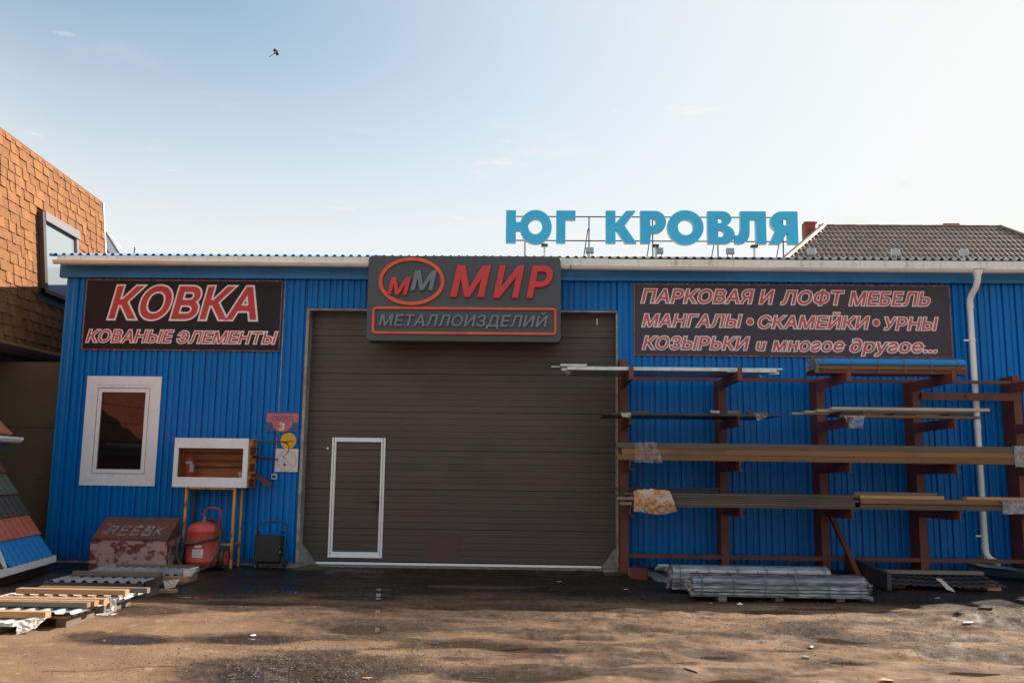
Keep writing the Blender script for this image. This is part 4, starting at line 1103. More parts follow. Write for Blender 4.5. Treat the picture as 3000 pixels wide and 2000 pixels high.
cab = thing('fire_cabinet', 'white fronted wire mesh fire cabinet on a yellow rusty stand', 'fire cabinet', (-5.05, -.35, G0))
cx0, cx1, cz0, cz1, cy0, cy1 = -5.625, -4.465, 1.31, 2.065, -.55, -.13
c2 = MB().box(cx0+.01, cx1, cy1-.015, cy1, cz0, cz1).build('back_board', 'cab_in', cab)
MB().box(cx0+.008, cx0+.02, cy0+.012, cy1-.016, cz0, cz1).build('side_panel', 'yellow', cab)
MB().box(cx1-.012, cx1+.0, cy0+.012, cy1-.016, cz0, cz1).build('side_panel', 'yellow', cab)
for z_ in (1.38, 1.62, 1.88):
    MB().box(cx1-.002, cx1+.010, cy0+.10, cy0+.34, z_-.06, z_+.06).build('rusty_hinge', 'rust_brown', cab)
MB().box(cx0+.021, cx1-.013, cy0+.012, cy1-.016, cz1-.014, cz1-.002).build('top_panel', 'rust_brown', cab)
MB().box(cx0+.021, cx1-.013, cy0+.012, cy1-.016, cz0+.001, cz0+.014).build('bottom_panel', 'yellow', cab)
for a, c, z0, z1 in ((cx0, cx1, 1.91, cz1), (cx0, cx1, cz0, 1.462), (cx0, -5.557, 1.462, 1.91), (-4.542, cx1, 1.462, 1.91)):
    MB().box(a, c, cy0-.004, cy0+.01, z0, z1).build('front_board', 'cab_white', cab)
for z_ in (1.60, 1.70, 1.82):
    MB().box(cx0+.03, cx1-.03, cy1-.05, cy1-.016, z_, z_+.035).build('inner_shelf', 'rust_brown', cab)
wm_ = MB(); w_, h_ = 1.015, .448; s_ = .026
k = -int(h_/s_)
while k*s_ < w_:
    for sg in (1, -1):
        a0 = k*s_; pts = []
        x0_, x1_ = a0, a0+h_
        t0 = max(0, -x0_); t1 = min(h_, w_-x0_)
        if t1 > t0:
            p = (x0_+t0, t0 if sg > 0 else h_-t0); q = (x0_+t1, t1 if sg > 0 else h_-t1)
            y_ = cy0+.012+(.0015 if sg > 0 else 0)
            P_ = Vector((-5.557+p[0], y_, 1.462+p[1])); Q_ = Vector((-5.557+q[0], y_, 1.462+q[1]))
            d_ = (Q_-P_).normalized(); nn = Vector((d_.z, 0, -d_.x))*.0017
            wm_.add([P_-nn, P_+nn, Q_+nn, Q_-nn], [(0, 1, 2, 3)])
    k += 1
kind(wm_.build('wire_mesh', 'rust_brown', cab), 'stuff')
for x_ in (-5.41, -4.655):
    MB().box(x_-.018, x_+.018, -.52, -.484, G0-.02, cz0-.03).build('leg', 'yellow', cab)
    MB().box(x_-.015, x_+.015, -.17, -.14, G0-.02, cz0-.03).build('leg', 'rust_brown' if x_ < -5 else 'yellow', cab)
    MB().box(x_-.014, x_+.014, -.484, -.17, .43, .46).build('side_rail', 'yellow', cab)
MB().box(-5.43, -4.635, -.525, -.48, cz0-.03, cz0).build('top_rail', 'yellow', cab)
MB().box(-5.39, -4.673, -.52, -.49, .43, .465).build('cross_rail', 'yellow', cab)
MB().box(-5.43, -4.635, -.18, -.14, cz0-.03, cz0).build('top_rail', 'rust_brown', cab)

def small_ext(x_, label, lean=0):
    t = thing('small_extinguisher', label, 'fire extinguisher', (x_, -.36, cz0+.015))
    MB().lathe([(.03, 1.325), (.072, 1.33), (.078, 1.36), (.078, 1.72), (.06, 1.77), (.025, 1.80), (.02, 1.83)], (x_, -.36), 18).build('cylinder', 'red_bright', t, smooth=True)
    MB().box(x_-.02, x_+.04, -.385, -.34, 1.83, 1.85).build('valve', 'black', t)
    MB().strip([(x_+.0795*math.cos(R(a)), -.36+.0795*math.sin(R(a))) for a in range(225, 316, 15)], 'z', 1.67, 1.705).build('label_band', 'label', t)
    MB().strip([(x_+.080*math.cos(R(a)), -.36+.080*math.sin(R(a))) for a in range(290, 341, 10)], 'z', 1.54, 1.665).build('label_sheet', 'label', t)
small_ext(-5.44, 'small red fire extinguisher standing left inside the mesh cabinet')
t = thing('lying_extinguisher', 'red extinguisher with white tag low at the right inside the mesh cabinet', 'fire extinguisher', (-4.62, -.36, 1.33))
MB().tube([(-4.72, -.36, 1.40), (-4.50, -.36, 1.40)], .065, 14).build('cylinder', 'red_bright', t, smooth=True)
MB().obox((-4.60, -.45, 1.50), .06, .003, .11, ry=R(-18)).build('tag', 'label', t)
MB().tube([(-5.45, -.30, 1.475), (-4.75, -.30, 1.475)], .012, 8)
# tools hanging at the cabinet sides
o = MB(); o.tube([(-4.47, -.33, 2.035), (-4.1, -.33, 2.03), (-3.95, -.33, 2.025), (-3.82, -.33, 2.045)], [.011, .011, .012, .004], 8)
o.tube([(-3.98, -.33, 2.02), (-3.92, -.33, 2.0), (-3.89, -.33, 1.94), (-3.91, -.33, 1.86), (-3.95, -.33, 1.81)], [.010, .010, .009, .008, .004], 8)
tag(o.build('fire_hook', 'rust_brown', smooth=True), 'long rusty hooked bar reaching from the cabinet across the yellow disc', 'fire hook')
o = MB(); o.tube([(-5.64, -.30, 2.05), (-5.73, -.30, 2.05)], .006, 6); o.tube([(-5.80+.075*math.cos(R(a)), -.30, 2.05+.095*math.sin(R(a))) for a in range(0, 360, 24)], .006, 6, closed=True)
tag(o.build('ring_hook', 'rust_brown'), 'thin rusty ring hook at the left end of the cabinet', 'hook')
o = MB(); o.tube([(-4.47, -.33, 1.79), (-4.28, -.33, 1.775), (-4.05, -.33, 1.745)], [.022, .024, .010], 8)
tag(o.build('axe_handle', 'black_steel', smooth=True), 'dark axe handle sticking out right from the cabinet middle', 'axe')
o = MB(); o.tube([(-4.47, -.33, 1.50), (-4.40, -.33, 1.505)], .024, 8); o.obox((-4.27, -.33, 1.42), .30, .03, .07, ry=R(33))
tag(o.build('crowbar_blade', 'rust_brown'), 'rusty flat blade tool slanting down right of the cabinet', 'tool')

ext = thing('wheeled_extinguisher', 'large dusty red wheeled fire extinguisher with black hose wound round it', 'fire extinguisher', (-5.01, -.75, G0))
ec = (-5.015, -.72)
MB().lathe([(.05, .115), (.16, .125), (.225, .17), (.247, .22), (.249, .225), (.247, .23), (.247, .66), (.250, .665), (.247, .67), (.235, .72), (.19, .765), (.10, .795), (.04, .80)], ec, 36).build('cylinder', 'ext_red', ext, smooth=True)
MB().lathe([(.035, .80), (.035, .83), (.02, .83), (.02, .87)], (ec[0]-.01, ec[1]), 12).build('valve', 'galv_dull', ext, smooth=True)
MB().tube([(ec[0]-.01, ec[1], .85), (ec[0]-.03, ec[1], .92), (ec[0]+.0, ec[1], .985), (ec[0]+.05, ec[1], 1.005), (ec[0]+.16, ec[1], 1.005), (ec[0]+.225, ec[1], .98), (ec[0]+.24, ec[1], .92), (ec[0]+.225, ec[1]+.03, .80), (ec[0]+.20, ec[1]+.12, .7)], .013, 8).build('handle', 'red_bright', ext, smooth=True)
# hose
hp = []
for i in range(28):
    a = math.pi*(1.02+.98*i/27); hp.append((ec[0]+.275*math.cos(a), ec[1]+.285*math.sin(a), .47+.05*math.sin(i/27*math.pi*.5)**3*2.2))
MB().tube([(ec[0]-.42, ec[1]+.02, .475), (ec[0]-.33, ec[1]+.0, .48)]+hp+[(ec[0]+.27, ec[1]+.08, .63), (ec[0]+.2, ec[1]+.14, .72), (ec[0]+.05, ec[1]+.05, .84)], .019, 8).build('hose', 'rubber', ext, smooth=True)
h2 = [(ec[0]+.04, ec[1]-.02, .84), (ec[0]+.16, ec[1]-.05, .83), (ec[0]+.26, ec[1]-.12, .74), (ec[0]+.315, ec[1]-.2, .55), (ec[0]+.30, ec[1]-.27, .34), (ec[0]+.20, ec[1]-.31, .17), (ec[0]+.02, ec[1]-.33, .115), (ec[0]-.13, ec[1]-.32, .125), (ec[0]-.25, ec[1]-.3, .25), (ec[0]-.30, ec[1]-.27, .42), (ec[0]-.285, ec[1]-.2, .60)]
def smooth_path(p, n_=6):
    p = [Vector(q) for q in p]; out = []
    for i in range(len(p)-1):
        p0, p1, p2, p3 = p[max(i-1, 0)], p[i], p[i+1], p[min(i+2, len(p)-1)]
        for k in range(n_):
            t = k/n_; out.append(.5*((2*p1)+(-p0+p2)*t+(2*p0-5*p1+4*p2-p3)*t*t+(-p0+3*p1-3*p2+p3)*t**3))
    return out+[p[-1]]
MB().tube(smooth_path(h2), .020, 8).build('hose', 'rubber', ext, smooth=True)
MB().tube([(ec[0]+.26, ec[1]+.10, .27), (ec[0]+.33, ec[1]+.10, .27)], .02, 8).build('axle', 'black_steel', ext)
for sx_ in (1, -1):
    wx = ec[0]+sx_*.30
    wl_ = MB().tube([(wx-.025, ec[1]+.08, .26), (wx+.025, ec[1]+.08, .26)], .17, 24).build('wheel', 'rubber', ext, smooth=True)
    MB().tube([(wx-.03, ec[1]+.08, .26), (wx+.03, ec[1]+.08, .26)], .105, 20).build('rim', 'ext_red', wl_, smooth=True)
def cyl_label(z0, z1, a0, a1, m_='label', r_=.2485, name='label_sheet'):
    MB().strip([(ec[0]+r_*math.cos(R(a)), ec[1]+r_*math.sin(R(a))) for a in np.linspace(a0, a1, 7)], 'z', z0, z1).build(name, m_, ext)
cyl_label(.29, .41, 252, 290); cyl_label(.435, .47, 260, 284)
for z_ in (.385, .365, .345): cyl_label(z_, z_+.006, 256, 284, 'pinkish', .2492, 'print_line')
for a_ in (258, 266, 274, 282): cyl_label(.31, .328, a_, a_+4, 'ink', .2492, 'print_mark')

cart = thing('shopping_trolley_bag', 'black wheeled trolley bag with folding tube handle beside the gate', 'trolley', (-4.05, -.5, G0))
MB().prism([(-4.27, .20), (-3.89, .19), (-3.862, .59), (-4.275, .60)], 'y', -.62, -.40).build('bag', 'black', cart, bevel=.02)
MB().tube(smooth_path([(-4.29, -.40, .30), (-4.29, -.40, .68), (-4.24, -.40, .755), (-4.06, -.40, .79), (-3.90, -.40, .77), (-3.84, -.40, .70), (-3.84, -.40, .30)]), .009, 8).build('handle', 'black', cart, smooth=True)
for x_ in (-4.24, -3.87):
    MB().tube([(x_, -.62, .60), (x_-.03, -.52, .66), (x_, -.41, .62)], .008, 6).build('strap', 'black', cart)
MB().tube([(-3.86, -.63, .16), (-3.80, -.45, .50)], .008, 6).build('frame_tube', 'black_steel', cart)
MB().tube([(-3.80, -.42, .15), (-3.87, -.60, .45)], .008, 6).build('frame_tube', 'black_steel', cart)
MB().box(-4.28, -3.86, -.64, -.38, .165, .185).build('base_frame', 'black_steel', cart)
for x_ in (-4.26, -3.84):
    MB().tube([(x_-.012, -.45, .155), (x_+.012, -.45, .155)], .062, 16).build('wheel', 'rubber', cart, smooth=True)
MB().tube([(-4.0, -.64, .17), (-4.0, -.64, .09)], .008, 6).build('foot', 'black_steel', cart)
MB().tube([(-3.868, -.63, .36), (-3.868, -.645, .36)], .011, 8).build('bolt', 'galv', cart)

# ------------------------------------------------------------------ small signs by the gate
sg = thing('store_number_sign', 'faded navy and red board reading a storehouse number left of the gate', 'sign', (-4.09, -.03, 2.19))
MB().box(-4.36, -3.83, -.034, -.026, 2.195, 2.515).build('board', 'navy', sg)
MB().box(-4.355, -3.835, -.037, -.0345, 2.345, 2.49).build('red_band', 'pinkish', sg)
MB().prism(arc(-4.095, 2.3445, .163, .155, 180, 360, 18), 'y', -.037, -.0345).build('red_half_disc', 'pinkish', sg)
flat_word('СКЛАД', -4.275, -3.925, 2.375, .075, 0, -.0365, sg, 'navy_text', None, rr=.02)
flat_word('3', -4.145, -4.055, 2.225, .115, 0, -.0365, sg, 'label', None, rr=.03)
yd = MB().prism(ell(-3.982, 2.05, .13, .13, 28), 'y', -.045, -.038).build('yellow_disc_sign', 'yellow_disc')
tag(yd, 'plain round yellow sign between the number board and no smoking sign', 'sign')
nsg = thing('no_smoking_sign', 'white square no smoking sign with faded red ring left of the gate', 'sign', (-3.995, -.04, 1.56))
MB().box(-4.18, -3.812, -.044, -.036, 1.558, 1.925).build('board', 'label', nsg)
ring_prism(MB(), ell(-3.995, 1.74, .165, .165), ell(-3.995, 1.74, .140, .140), -.0465, -.0443).build('red_ring', 'pale_pink', nsg)
MB().obox((-3.995, -.0462, 1.74), .285, .001, .022, ry=R(45)).build('red_slash', 'pale_pink', nsg)
MB().obox((-3.985, -.0452, 1.735), .19, .001, .034, ry=R(-58)).build('cigarette', 'cab_white', nsg)
ring_prism(MB(), [(-3.985+x_*math.cos(R(58))-z_*math.sin(R(58)), 1.735+x_*math.sin(R(58))+z_*math.cos(R(58))) for x_, z_ in ((-.095, -.017), (.095, -.017), (.095, .017), (-.095, .017))],
           [(-3.985+x_*math.cos(R(58))-z_*math.sin(R(58)), 1.735+x_*math.sin(R(58))+z_*math.cos(R(58))) for x_, z_ in ((-.091, -.013), (.091, -.013), (.091, .013), (-.091, .013))], -.0459, -.0456).build('cigarette_outline', 'ink', nsg)
MB().obox((-4.022, -.0466, 1.668), .045, .001, .036, ry=R(-58)).build('cigarette_tip', 'ink', nsg)
sm = MB(); sm.tube(smooth_path([(-4.03, -.046, 1.70), (-4.06, -.046, 1.74), (-4.04, -.046, 1.79), (-4.09, -.046, 1.82)]), .0025, 5); sm.tube(smooth_path([(-4.0, -.046, 1.77), (-4.05, -.046, 1.80), (-4.03, -.046, 1.84)]), .0025, 5)
sm.build('smoke_lines', 'ink', nsg)
sw = thing('wall_socket', 'small white-rimmed black socket below the no smoking sign', 'socket', (-4.18, -.03, 1.44))
MB().box(-4.222, -4.142, -.06, -.026, 1.44, 1.525).build('housing', 'label', sw)
MB().box(-4.208, -4.156, -.064, -.0605, 1.455, 1.505).build('socket_face', 'black', sw)
tag(MB().tube([(-4.158, -.035, 4.66), (-4.165, -.035, 2.52)], .009, 6).build('conduit', 'galv_dull'), 'thin grey conduit running down the wall beside the left banner', 'conduit')
tag(MB().tube([(-4.17, -.035, 2.19), (-4.185, -.035, 1.53)], .009, 6).build('conduit', 'galv_dull'), 'short grey conduit piece behind the yellow disc above the socket', 'conduit')

for o_s in (sg, yd, nsg, sw, b1, b2):
    o_s.location.y -= .017
for o_s in COL.objects:
    if o_s.name.startswith('conduit'): o_s.location.y -= .012
# ------------------------------------------------------------------ storage rack at the right
rk = thing('cantilever_rack', 'red-brown steel cantilever rack of posts and arms before the right wall', 'rack', (4.4, -.4, G0))
PX = (1.365, 2.895, 4.415, 5.885, 7.43, 8.95)
for i, x_ in enumerate(PX):
    zt = (3.38, 3.06, 3.10, 3.10, 3.17, 3.17)[i]
    w_ = .06
    p = MB(); p.box(x_-w_, x_+w_, -.42, -.408, .15, zt); p.box(x_-.006, x_+.006, -.408, -.072, .15, zt); p.box(x_-w_, x_+w_, -.072, -.06, .15, zt)
    p.box(x_-w_, x_-w_+.008, -.4079, -.0721, .15, zt)
    p.build('post', 'rust_red', rk)
    MB().box(x_-.09, x_+.09, -.5, -.05, .10, .15).build('base_plate', 'rust_red', rk)
    for z0, z1 in ((2.925, 3.06), (2.29, 2.42), (1.66, 1.79), (1.02, 1.15)):
        if i > 3: z1 += .0
        a = MB(); tip = -1.74
        xw = x_-.052
        a.add([(xw, -.42, z0-.02), (xw+.01, -.42, z0-.02), (xw+.01, tip, z0), (xw, tip, z0), (xw, -.42, z1), (xw+.01, -.42, z1), (xw+.01, tip, z1), (xw, tip, z1)],
              [(0, 3, 2, 1), (4, 5, 6, 7), (0, 1, 5, 4), (1, 2, 6, 5), (2, 3, 7, 6), (3, 0, 4, 7)])
        a.box(xw+.01, xw+.062, tip, -.42, z1-.008, z1); a.box(xw+.01, xw+.062, tip, -.42, z0, z0+.008)
        if z0 > 2.9: a.box(xw, xw+.062, tip-.01, tip-.0005, z0, z1+.06)
        a.build('arm', 'rust_red', rk)
for i in range(5):
    a, c = PX[i]+.062, PX[i+1]-.062
    MB().box(a, c, -.40, -.36, 3.045, 3.095).build('rail', 'rust_red', rk)
    MB().box(a, c, -.41, -.36, .33, .39).build('rail', 'rust_red', rk)
MB().box(PX[3]+.062, PX[4]-.03, -.47, -.40, 2.78, 2.895).build('heavy_rail', 'rust_red', rk)
MB().tube([(6.63, -.475, 2.84), (6.63, -.50, 2.84)], .028, 6).build('bolt', 'rust_red', rk)
d_ = MB(); P0, P1 = Vector((4.47, -.47, 1.06)), Vector((4.66, -1.12, .13))
dv = (P1-P0).normalized(); sd_ = Vector((1, 0, 0)); nn = dv.cross(sd_)
vs = [p+sd_*a*.035+nn*b_*.035 for p in (P0, P1) for a, b_ in ((-1, -1), (1, -1), (1, 1), (-1, 1))]
d_.add(vs, [(0, 1, 2, 3), (4, 7, 6, 5), (0, 4, 5, 1), (1, 5, 6, 2), (2, 6, 7, 3), (3, 7, 4, 0)]); d_.build('brace', 'rust_red', rk)

def bar(name, m_, x0, x1, y0, y1, z0, z1, label, cat, group=None, bevel=0, rz=0):
    mb = MB(); cx_, cy_ = (x0+x1)/2, (y0+y1)/2
    if rz: mb.obox((cx_, cy_, (z0+z1)/2), x1-x0, y1-y0, z1-z0, rz=rz)
    else: mb.bbox(x0, x1, y0, y1, z0, z1, .003)
    return tag(mb.build(name, m_), label, cat, group)
# top shelf: galvanised profiles
SHE = 3.062
gp = [(.44, 2.72, -1.66, -1.56), (.36, 3.44, -1.55, -1.44), (.50, 3.38, -1.43, -1.30), (.42, 3.55, -1.29, -1.16), (.5, 3.30, -1.15, -1.02), (.46, 3.36, -1.01, -.88), (.55, 3.4, -.87, -.74)]
wn_ = ('frontmost', 'second', 'third', 'fourth', 'fifth', 'sixth', 'rearmost')
for k, (a, c, y0, y1) in enumerate(gp):
    bar('steel_profile', 'galv', a, c, y0, y1, SHE, SHE+.05, wn_[k]+' of the pale galvanised profiles on the top left shelf', 'steel profile', 'galvanised profiles on the top shelf')
bar('steel_profile', 'galv', .21, 2.2, -1.52, -1.47, SHE+.051, SHE+.068, 'thin bright profile poking out farthest left on the top shelf', 'steel profile', 'galvanised profiles on the top shelf')
bar('steel_profile', 'galv', .34, .72, -1.66, -1.53, SHE+.052, SHE+.085, 'short pale offcut lying on the profiles at their left tip', 'steel profile', 'galvanised profiles on the top shelf')
bar('steel_profile', 'galv', 1.9, 3.56, -1.43, -1.36, SHE+.052, SHE+.078, 'pale profile lying on top and reaching farthest right on the top shelf', 'steel profile', 'galvanised profiles on the top shelf')
# top shelf right: wrapped bundle of ridge caps
rb = thing('ridge_cap_bundle', 'long strapped bundle with glossy blue capping on the top right shelf', 'bundle', (5.1, -1.3, SHE))
bp_ = arc(-1.36, 3.19, .225, .11, 180, 0, 12)
MB().strip([(p[0], p[1]) for p in bp_], 'x', 4.03, 6.13).build('blue_cap', 'tile_blue', rb, smooth=True)
MB().box(4.0, 6.10, -1.57, -1.15, 3.178, 3.198).build('green_sheet', 'green_sheet', rb)
MB().box(4.02, 6.14, -1.56, -1.14, 3.12, 3.176).build('brown_sheets', 'brown_steel', rb)
MB().box(3.99, 6.15, -1.54, -1.13, SHE+.001, 3.118).build('brown_sheets', 'rust_red', rb)
MB().prism([(-1.57, 3.07)]+[(p[0], p[1]) for p in bp_]+[(-1.15, 3.07)], 'x', 3.99, 4.035).build('film_end', 'film_brown', rb)
for x_ in (4.10, 4.50, 4.88, 5.25, 5.62, 6.0):
    MB().strip([(-1.585, SHE+.002)]+[(p[0]*1.002, p[1]+.004) for p in bp_]+[(-1.13, SHE+.002)], 'x', x_, x_+.014).build('strap', 'strap', rb)

def crumple(c, sx, sy, sz, name, m_, label, cat, seed=0, drop=.4, parent=None):
    rnd = random.Random(seed); mb = MB(); n_ = 11; m2 = 7
    vs = []
    for j in range(m2):
        for i in range(n_):
            u, v = i/(n_-1)-.5, j/(m2-1)-.5
            z_ = -abs(v)*sz*drop*2+rnd.uniform(-.12, .12)*sz
            vs.append((c[0]+u*sx+rnd.uniform(-.03, .03)*sx, c[1]+v*sy+rnd.uniform(-.05, .05)*sy, c[2]+z_+rnd.uniform(-.1, .1)*sz))
    mb.add(vs, [(j*n_+i, j*n_+i+1, (j+1)*n_+i+1, (j+1)*n_+i) for j in range(m2-1) for i in range(n_-1)])
    ob = mb.build(name, m_, parent)
    if parent is None: tag(ob, label, cat)
    return ob
def flap(pts, name, m_, label, cat, seed=0, amp=.012, n_=9, group=None):
    """a torn sheet hanging as a crumpled quad: pts = TL, TR, BR, BL in space"""
    rnd = random.Random(seed); P_ = [Vector(p) for p in pts]; vs = []
    nrm_ = (P_[1]-P_[0]).cross(P_[3]-P_[0]).normalized()
    for j in range(n_):
        for i in range(n_):
            u, v = i/(n_-1), j/(n_-1)
            p = P_[0]*(1-u)*(1-v)+P_[1]*u*(1-v)+P_[2]*u*v+P_[3]*(1-u)*v
            e = amp*(1 if 0 < i < n_-1 and 0 < j < n_-1 else .6)
            vs.append(p+nrm_*rnd.uniform(-1, 1)*e+Vector((rnd.uniform(-1, 1), 0, rnd.uniform(-1, 1)))*e*.5)
    mb = MB(); mb.add(vs, [(j*n_+i, j*n_+i+1, (j+1)*n_+i+1, (j+1)*n_+i) for j in range(n_-1) for i in range(n_-1)])
    return tag(mb.build(name, m_), label, cat, group)

# second shelf left: dark plates
z2 = 2.422
for k, (a, c, y0, y1) in enumerate(((.97, 3.36, -1.70, -.75), (1.05, 3.46, -1.66, -.8), (1.02, 3.30, -1.62, -.85))):
    bar('steel_plate', 'dark_sheet', a, c, y0, y1, z2+.013*k, z2+.012+.013*k, ('lowest', 'middle', 'topmost')[k]+' of the thin dark steel plates on the second shelf left', 'steel plate', 'dark plates on the second shelf')
bar('wood_block', 'wood_grey', 1.2, 1.52, -1.45, -1.35, z2+.04, z2+.065, 'flat grey wooden batten on the dark plates by the first post', 'wood block')
bar('steel_block', 'rust_red', 1.51, 1.62, -1.5, -1.4, z2+.04, z2+.075, 'short red-brown block on the dark plates right of the first post', 'block')
bar('wood_block', 'wood_grey', 2.74, 2.92, -1.5, -1.38, z2+.04, z2+.095, 'grey wooden block on the dark plates at the second post', 'wood block')
bar('wood_block', 'rust_brown', 3.05, 3.32, -1.45, -1.33, z2+.04, z2+.08, 'dark brown slanted batten on the right end of the dark plates', 'wood block', rz=R(6))
flap([(1.2, -1.705, 2.45), (1.34, -1.705, 2.45), (1.33, -1.72, 2.385), (1.21, -1.72, 2.395)], 'paper_scrap', 'paper', 'pale torn scrap hanging off the dark plates at the first post', 'scrap', 3)
flap([(2.46, -1.70, 2.50), (2.58, -1.70, 2.50), (2.58, -1.72, 2.465), (2.45, -1.72, 2.465)], 'paper_scrap', 'paper', 'small white scrap on the dark plates left of the second post', 'scrap', 4)
flap([(3.07, -1.705, 2.47), (3.27, -1.705, 2.475), (3.24, -1.74, 2.41), (3.10, -1.73, 2.36)], 'film_scrap', 'film', 'crumpled film hanging from the right tip of the dark plates', 'scrap', 5, .02)
# second shelf right: planks
pl = [(4.17, 6.36, -1.68, -1.56, z2+.105, z2+.148, 'wood_pale'), (4.02, 6.2, -1.50, -1.38, z2+.09, z2+.125, 'wood_pale'), (3.90, 6.15, -1.32, -1.2, z2+.085, z2+.115, 'wood_pale'), (3.76, 6.1, -1.14, -1.0, z2+.07, z2+.10, 'wood_pale')]
for k, (a, c, y0, y1, z0, z1, m_) in enumerate(pl):
    bar('plank', m_, a, c, y0, y1, z0, z1, ('front', 'second', 'third', 'rear')[k]+' of the pale grey planks on the second shelf right', 'plank', 'pale planks on the second shelf')
bar('plank', 'brown_steel', 4.28, 6.24, -1.66, -1.5, z2+.001, z2+.04, 'orange-brown board under the pale planks on the second shelf', 'board')
for k, (a, c) in enumerate(((4.30, 4.62), (5.05, 5.36), (5.82, 6.12))):
    bar('spacer_block', 'black_steel', a, c, -1.62, -1.05, z2+.041, z2+.085-(.016 if k else 0), ('left', 'middle', 'right')[k]+' dark spacer block under the pale planks', 'spacer', 'spacers under the pale planks')
flap([(4.33, -1.69, 2.45), (4.62, -1.69, 2.45), (4.56, -1.75, 2.27), (4.38, -1.74, 2.27)], 'film_scrap', 'film', 'crumpled white film hanging below the orange-brown board', 'scrap', 6, .02)
# third shelf: long rusty tubes, three rows by four deep
z3 = 1.792
rown = ('bottom', 'middle', 'top'); dn = ('front', 'second', 'third', 'rear')
for r_ in range(3):
    for k in range(4):
        a = (1.14, 1.21, 1.13)[r_]+(.0 if k == 0 else .03*k); c = (6.77, 6.84, 6.9)[r_]+.02*k
        y1 = -1.69+k*.17
        bar('square_tube', 'brown_steel' if r_ < 2 else 'dark_tube', a, c, y1, y1+.16, z3+.082*r_, z3+.08+.082*r_, f'{dn[k]} tube of the {rown[r_]} row of long rusty tubes on the third shelf', 'steel tube', 'long rusty tubes on the third shelf')
def wrapfilm(x0, x1, z0, z1, y0, y1, skew, m_, label, seed):
    rnd = random.Random(seed); mb = MB(); n_ = 14
    path = [(y0-.012, z0-.03), (y0-.015, (z0+z1)/2), (y0-.012, z1), (y0+.02, z1+.012), (y1, z1+.012)]
    vs = []
    for j, (y, z) in enumerate(path):
        for i in range(n_):
            u = i/(n_-1); s__ = skew*(1-(z-z0)/(z1-z0))*u
            vs.append((x0+(x1-x0)*u+s__+rnd.uniform(-.008, .008), y+rnd.uniform(-.012, .003), z+rnd.uniform(-.008, .008)))
    mb.add(vs, [(j*n_+i, j*n_+i+1, (j+1)*n_+i+1, (j+1)*n_+i) for j in range(len(path)-1) for i in range(n_-1)])
    return tag(mb.build('plastic_wrap', m_), label, 'plastic wrap')
wrapfilm(1.39, 1.70, z3, z3+.246, -1.70, -1.2, .07, 'film_brown', 'translucent film wrapped round the left end of the long rusty tubes', 1)
wrapfilm(6.64, 7.0, z3, z3+.246, -1.70, -1.2, .12, 'film', 'grey film wrapped round the right end of the long rusty tubes', 2)
# lowest shelf
z4 = 1.152
k = 0
for r_ in range(6):
    for d2 in range(3):
        a = 1.33-.03*(r_ % 3)+random.uniform(-.05, .12); c = 4.46+random.uniform(-.06, .05)
        bar('steel_strip', 'dark_tube', a, c, -1.70+d2*.2, -1.52+d2*.2, z4+.032*r_, z4+.029+.032*r_, f'{("lowest", "second", "third", "fourth", "fifth", "topmost")[r_]} {("front", "middle", "rear")[d2]} bar of the grey strip stack on the lowest shelf', 'steel bar', 'grey bars on the lowest shelf')
for k, (a, c, y_, z_) in enumerate(((.91, 2.6, -1.45, z4+.20), (.99, 3.8, -1.32, z4+.235), (.95, 1.6, -1.60, z4+.125))):
    bar('dark_rod', 'black_steel', a, c, y_, y_+.05, z_, z_+.024, ('dark rod poking out left from the lowest shelf', 'upper long dark rod on top of the grey strips', 'short dark rod poking out left below the others')[k], 'rod')
bar('wood_block', 'wood_grey', 1.13, 1.36, -1.75, -1.705, z4+.09, z4+.13, 'grey wooden offcut upper at the left end of the lowest shelf', 'wood block')
bar('wood_block', 'wood_grey', 1.17, 1.34, -1.75, -1.705, z4+.02, z4+.06, 'grey wooden offcut lower at the left end of the lowest shelf', 'wood block')
bar('square_tube', 'brown_steel', 4.52, 6.55, -1.66, -1.50, z4+.078, z4+.145, 'brown tube above the black gap on the lowest shelf right', 'steel tube')
bar('square_tube', 'dark_tube', 4.50, 6.72, -1.70, -1.54, z4+.001, z4+.07, 'grey-brown weathered tube at the bottom of the lowest shelf right', 'steel tube')
bar('square_tube', 'dark_tube', 4.50, 6.75, -1.48, -1.2, z4+.001, z4+.13, 'dark tube behind the brown one on the lowest shelf right', 'steel tube')
bar('plank', 'wood', 4.52, 5.68, -1.64, -1.50, z4+.147, z4+.195, 'short yellowish plank lying on the brown tube', 'plank')
bar('plank', 'wood_grey', 4.50, 5.66, -1.48, -1.35, z4+.18, z4+.235, 'weathered plank behind the short yellowish plank', 'plank', rz=R(-1))
bar('plank', 'wood', 6.0, 7.6, -1.62, -1.46, z4+.147, z4+.19, 'yellow-brown plank at the right end of the lowest shelf', 'plank')
wrapfilm(6.42, 7.1, z4, z4+.135, -1.72, -1.2, .12, 'film', 'crumpled film round the right tube ends on the lowest shelf', 3)
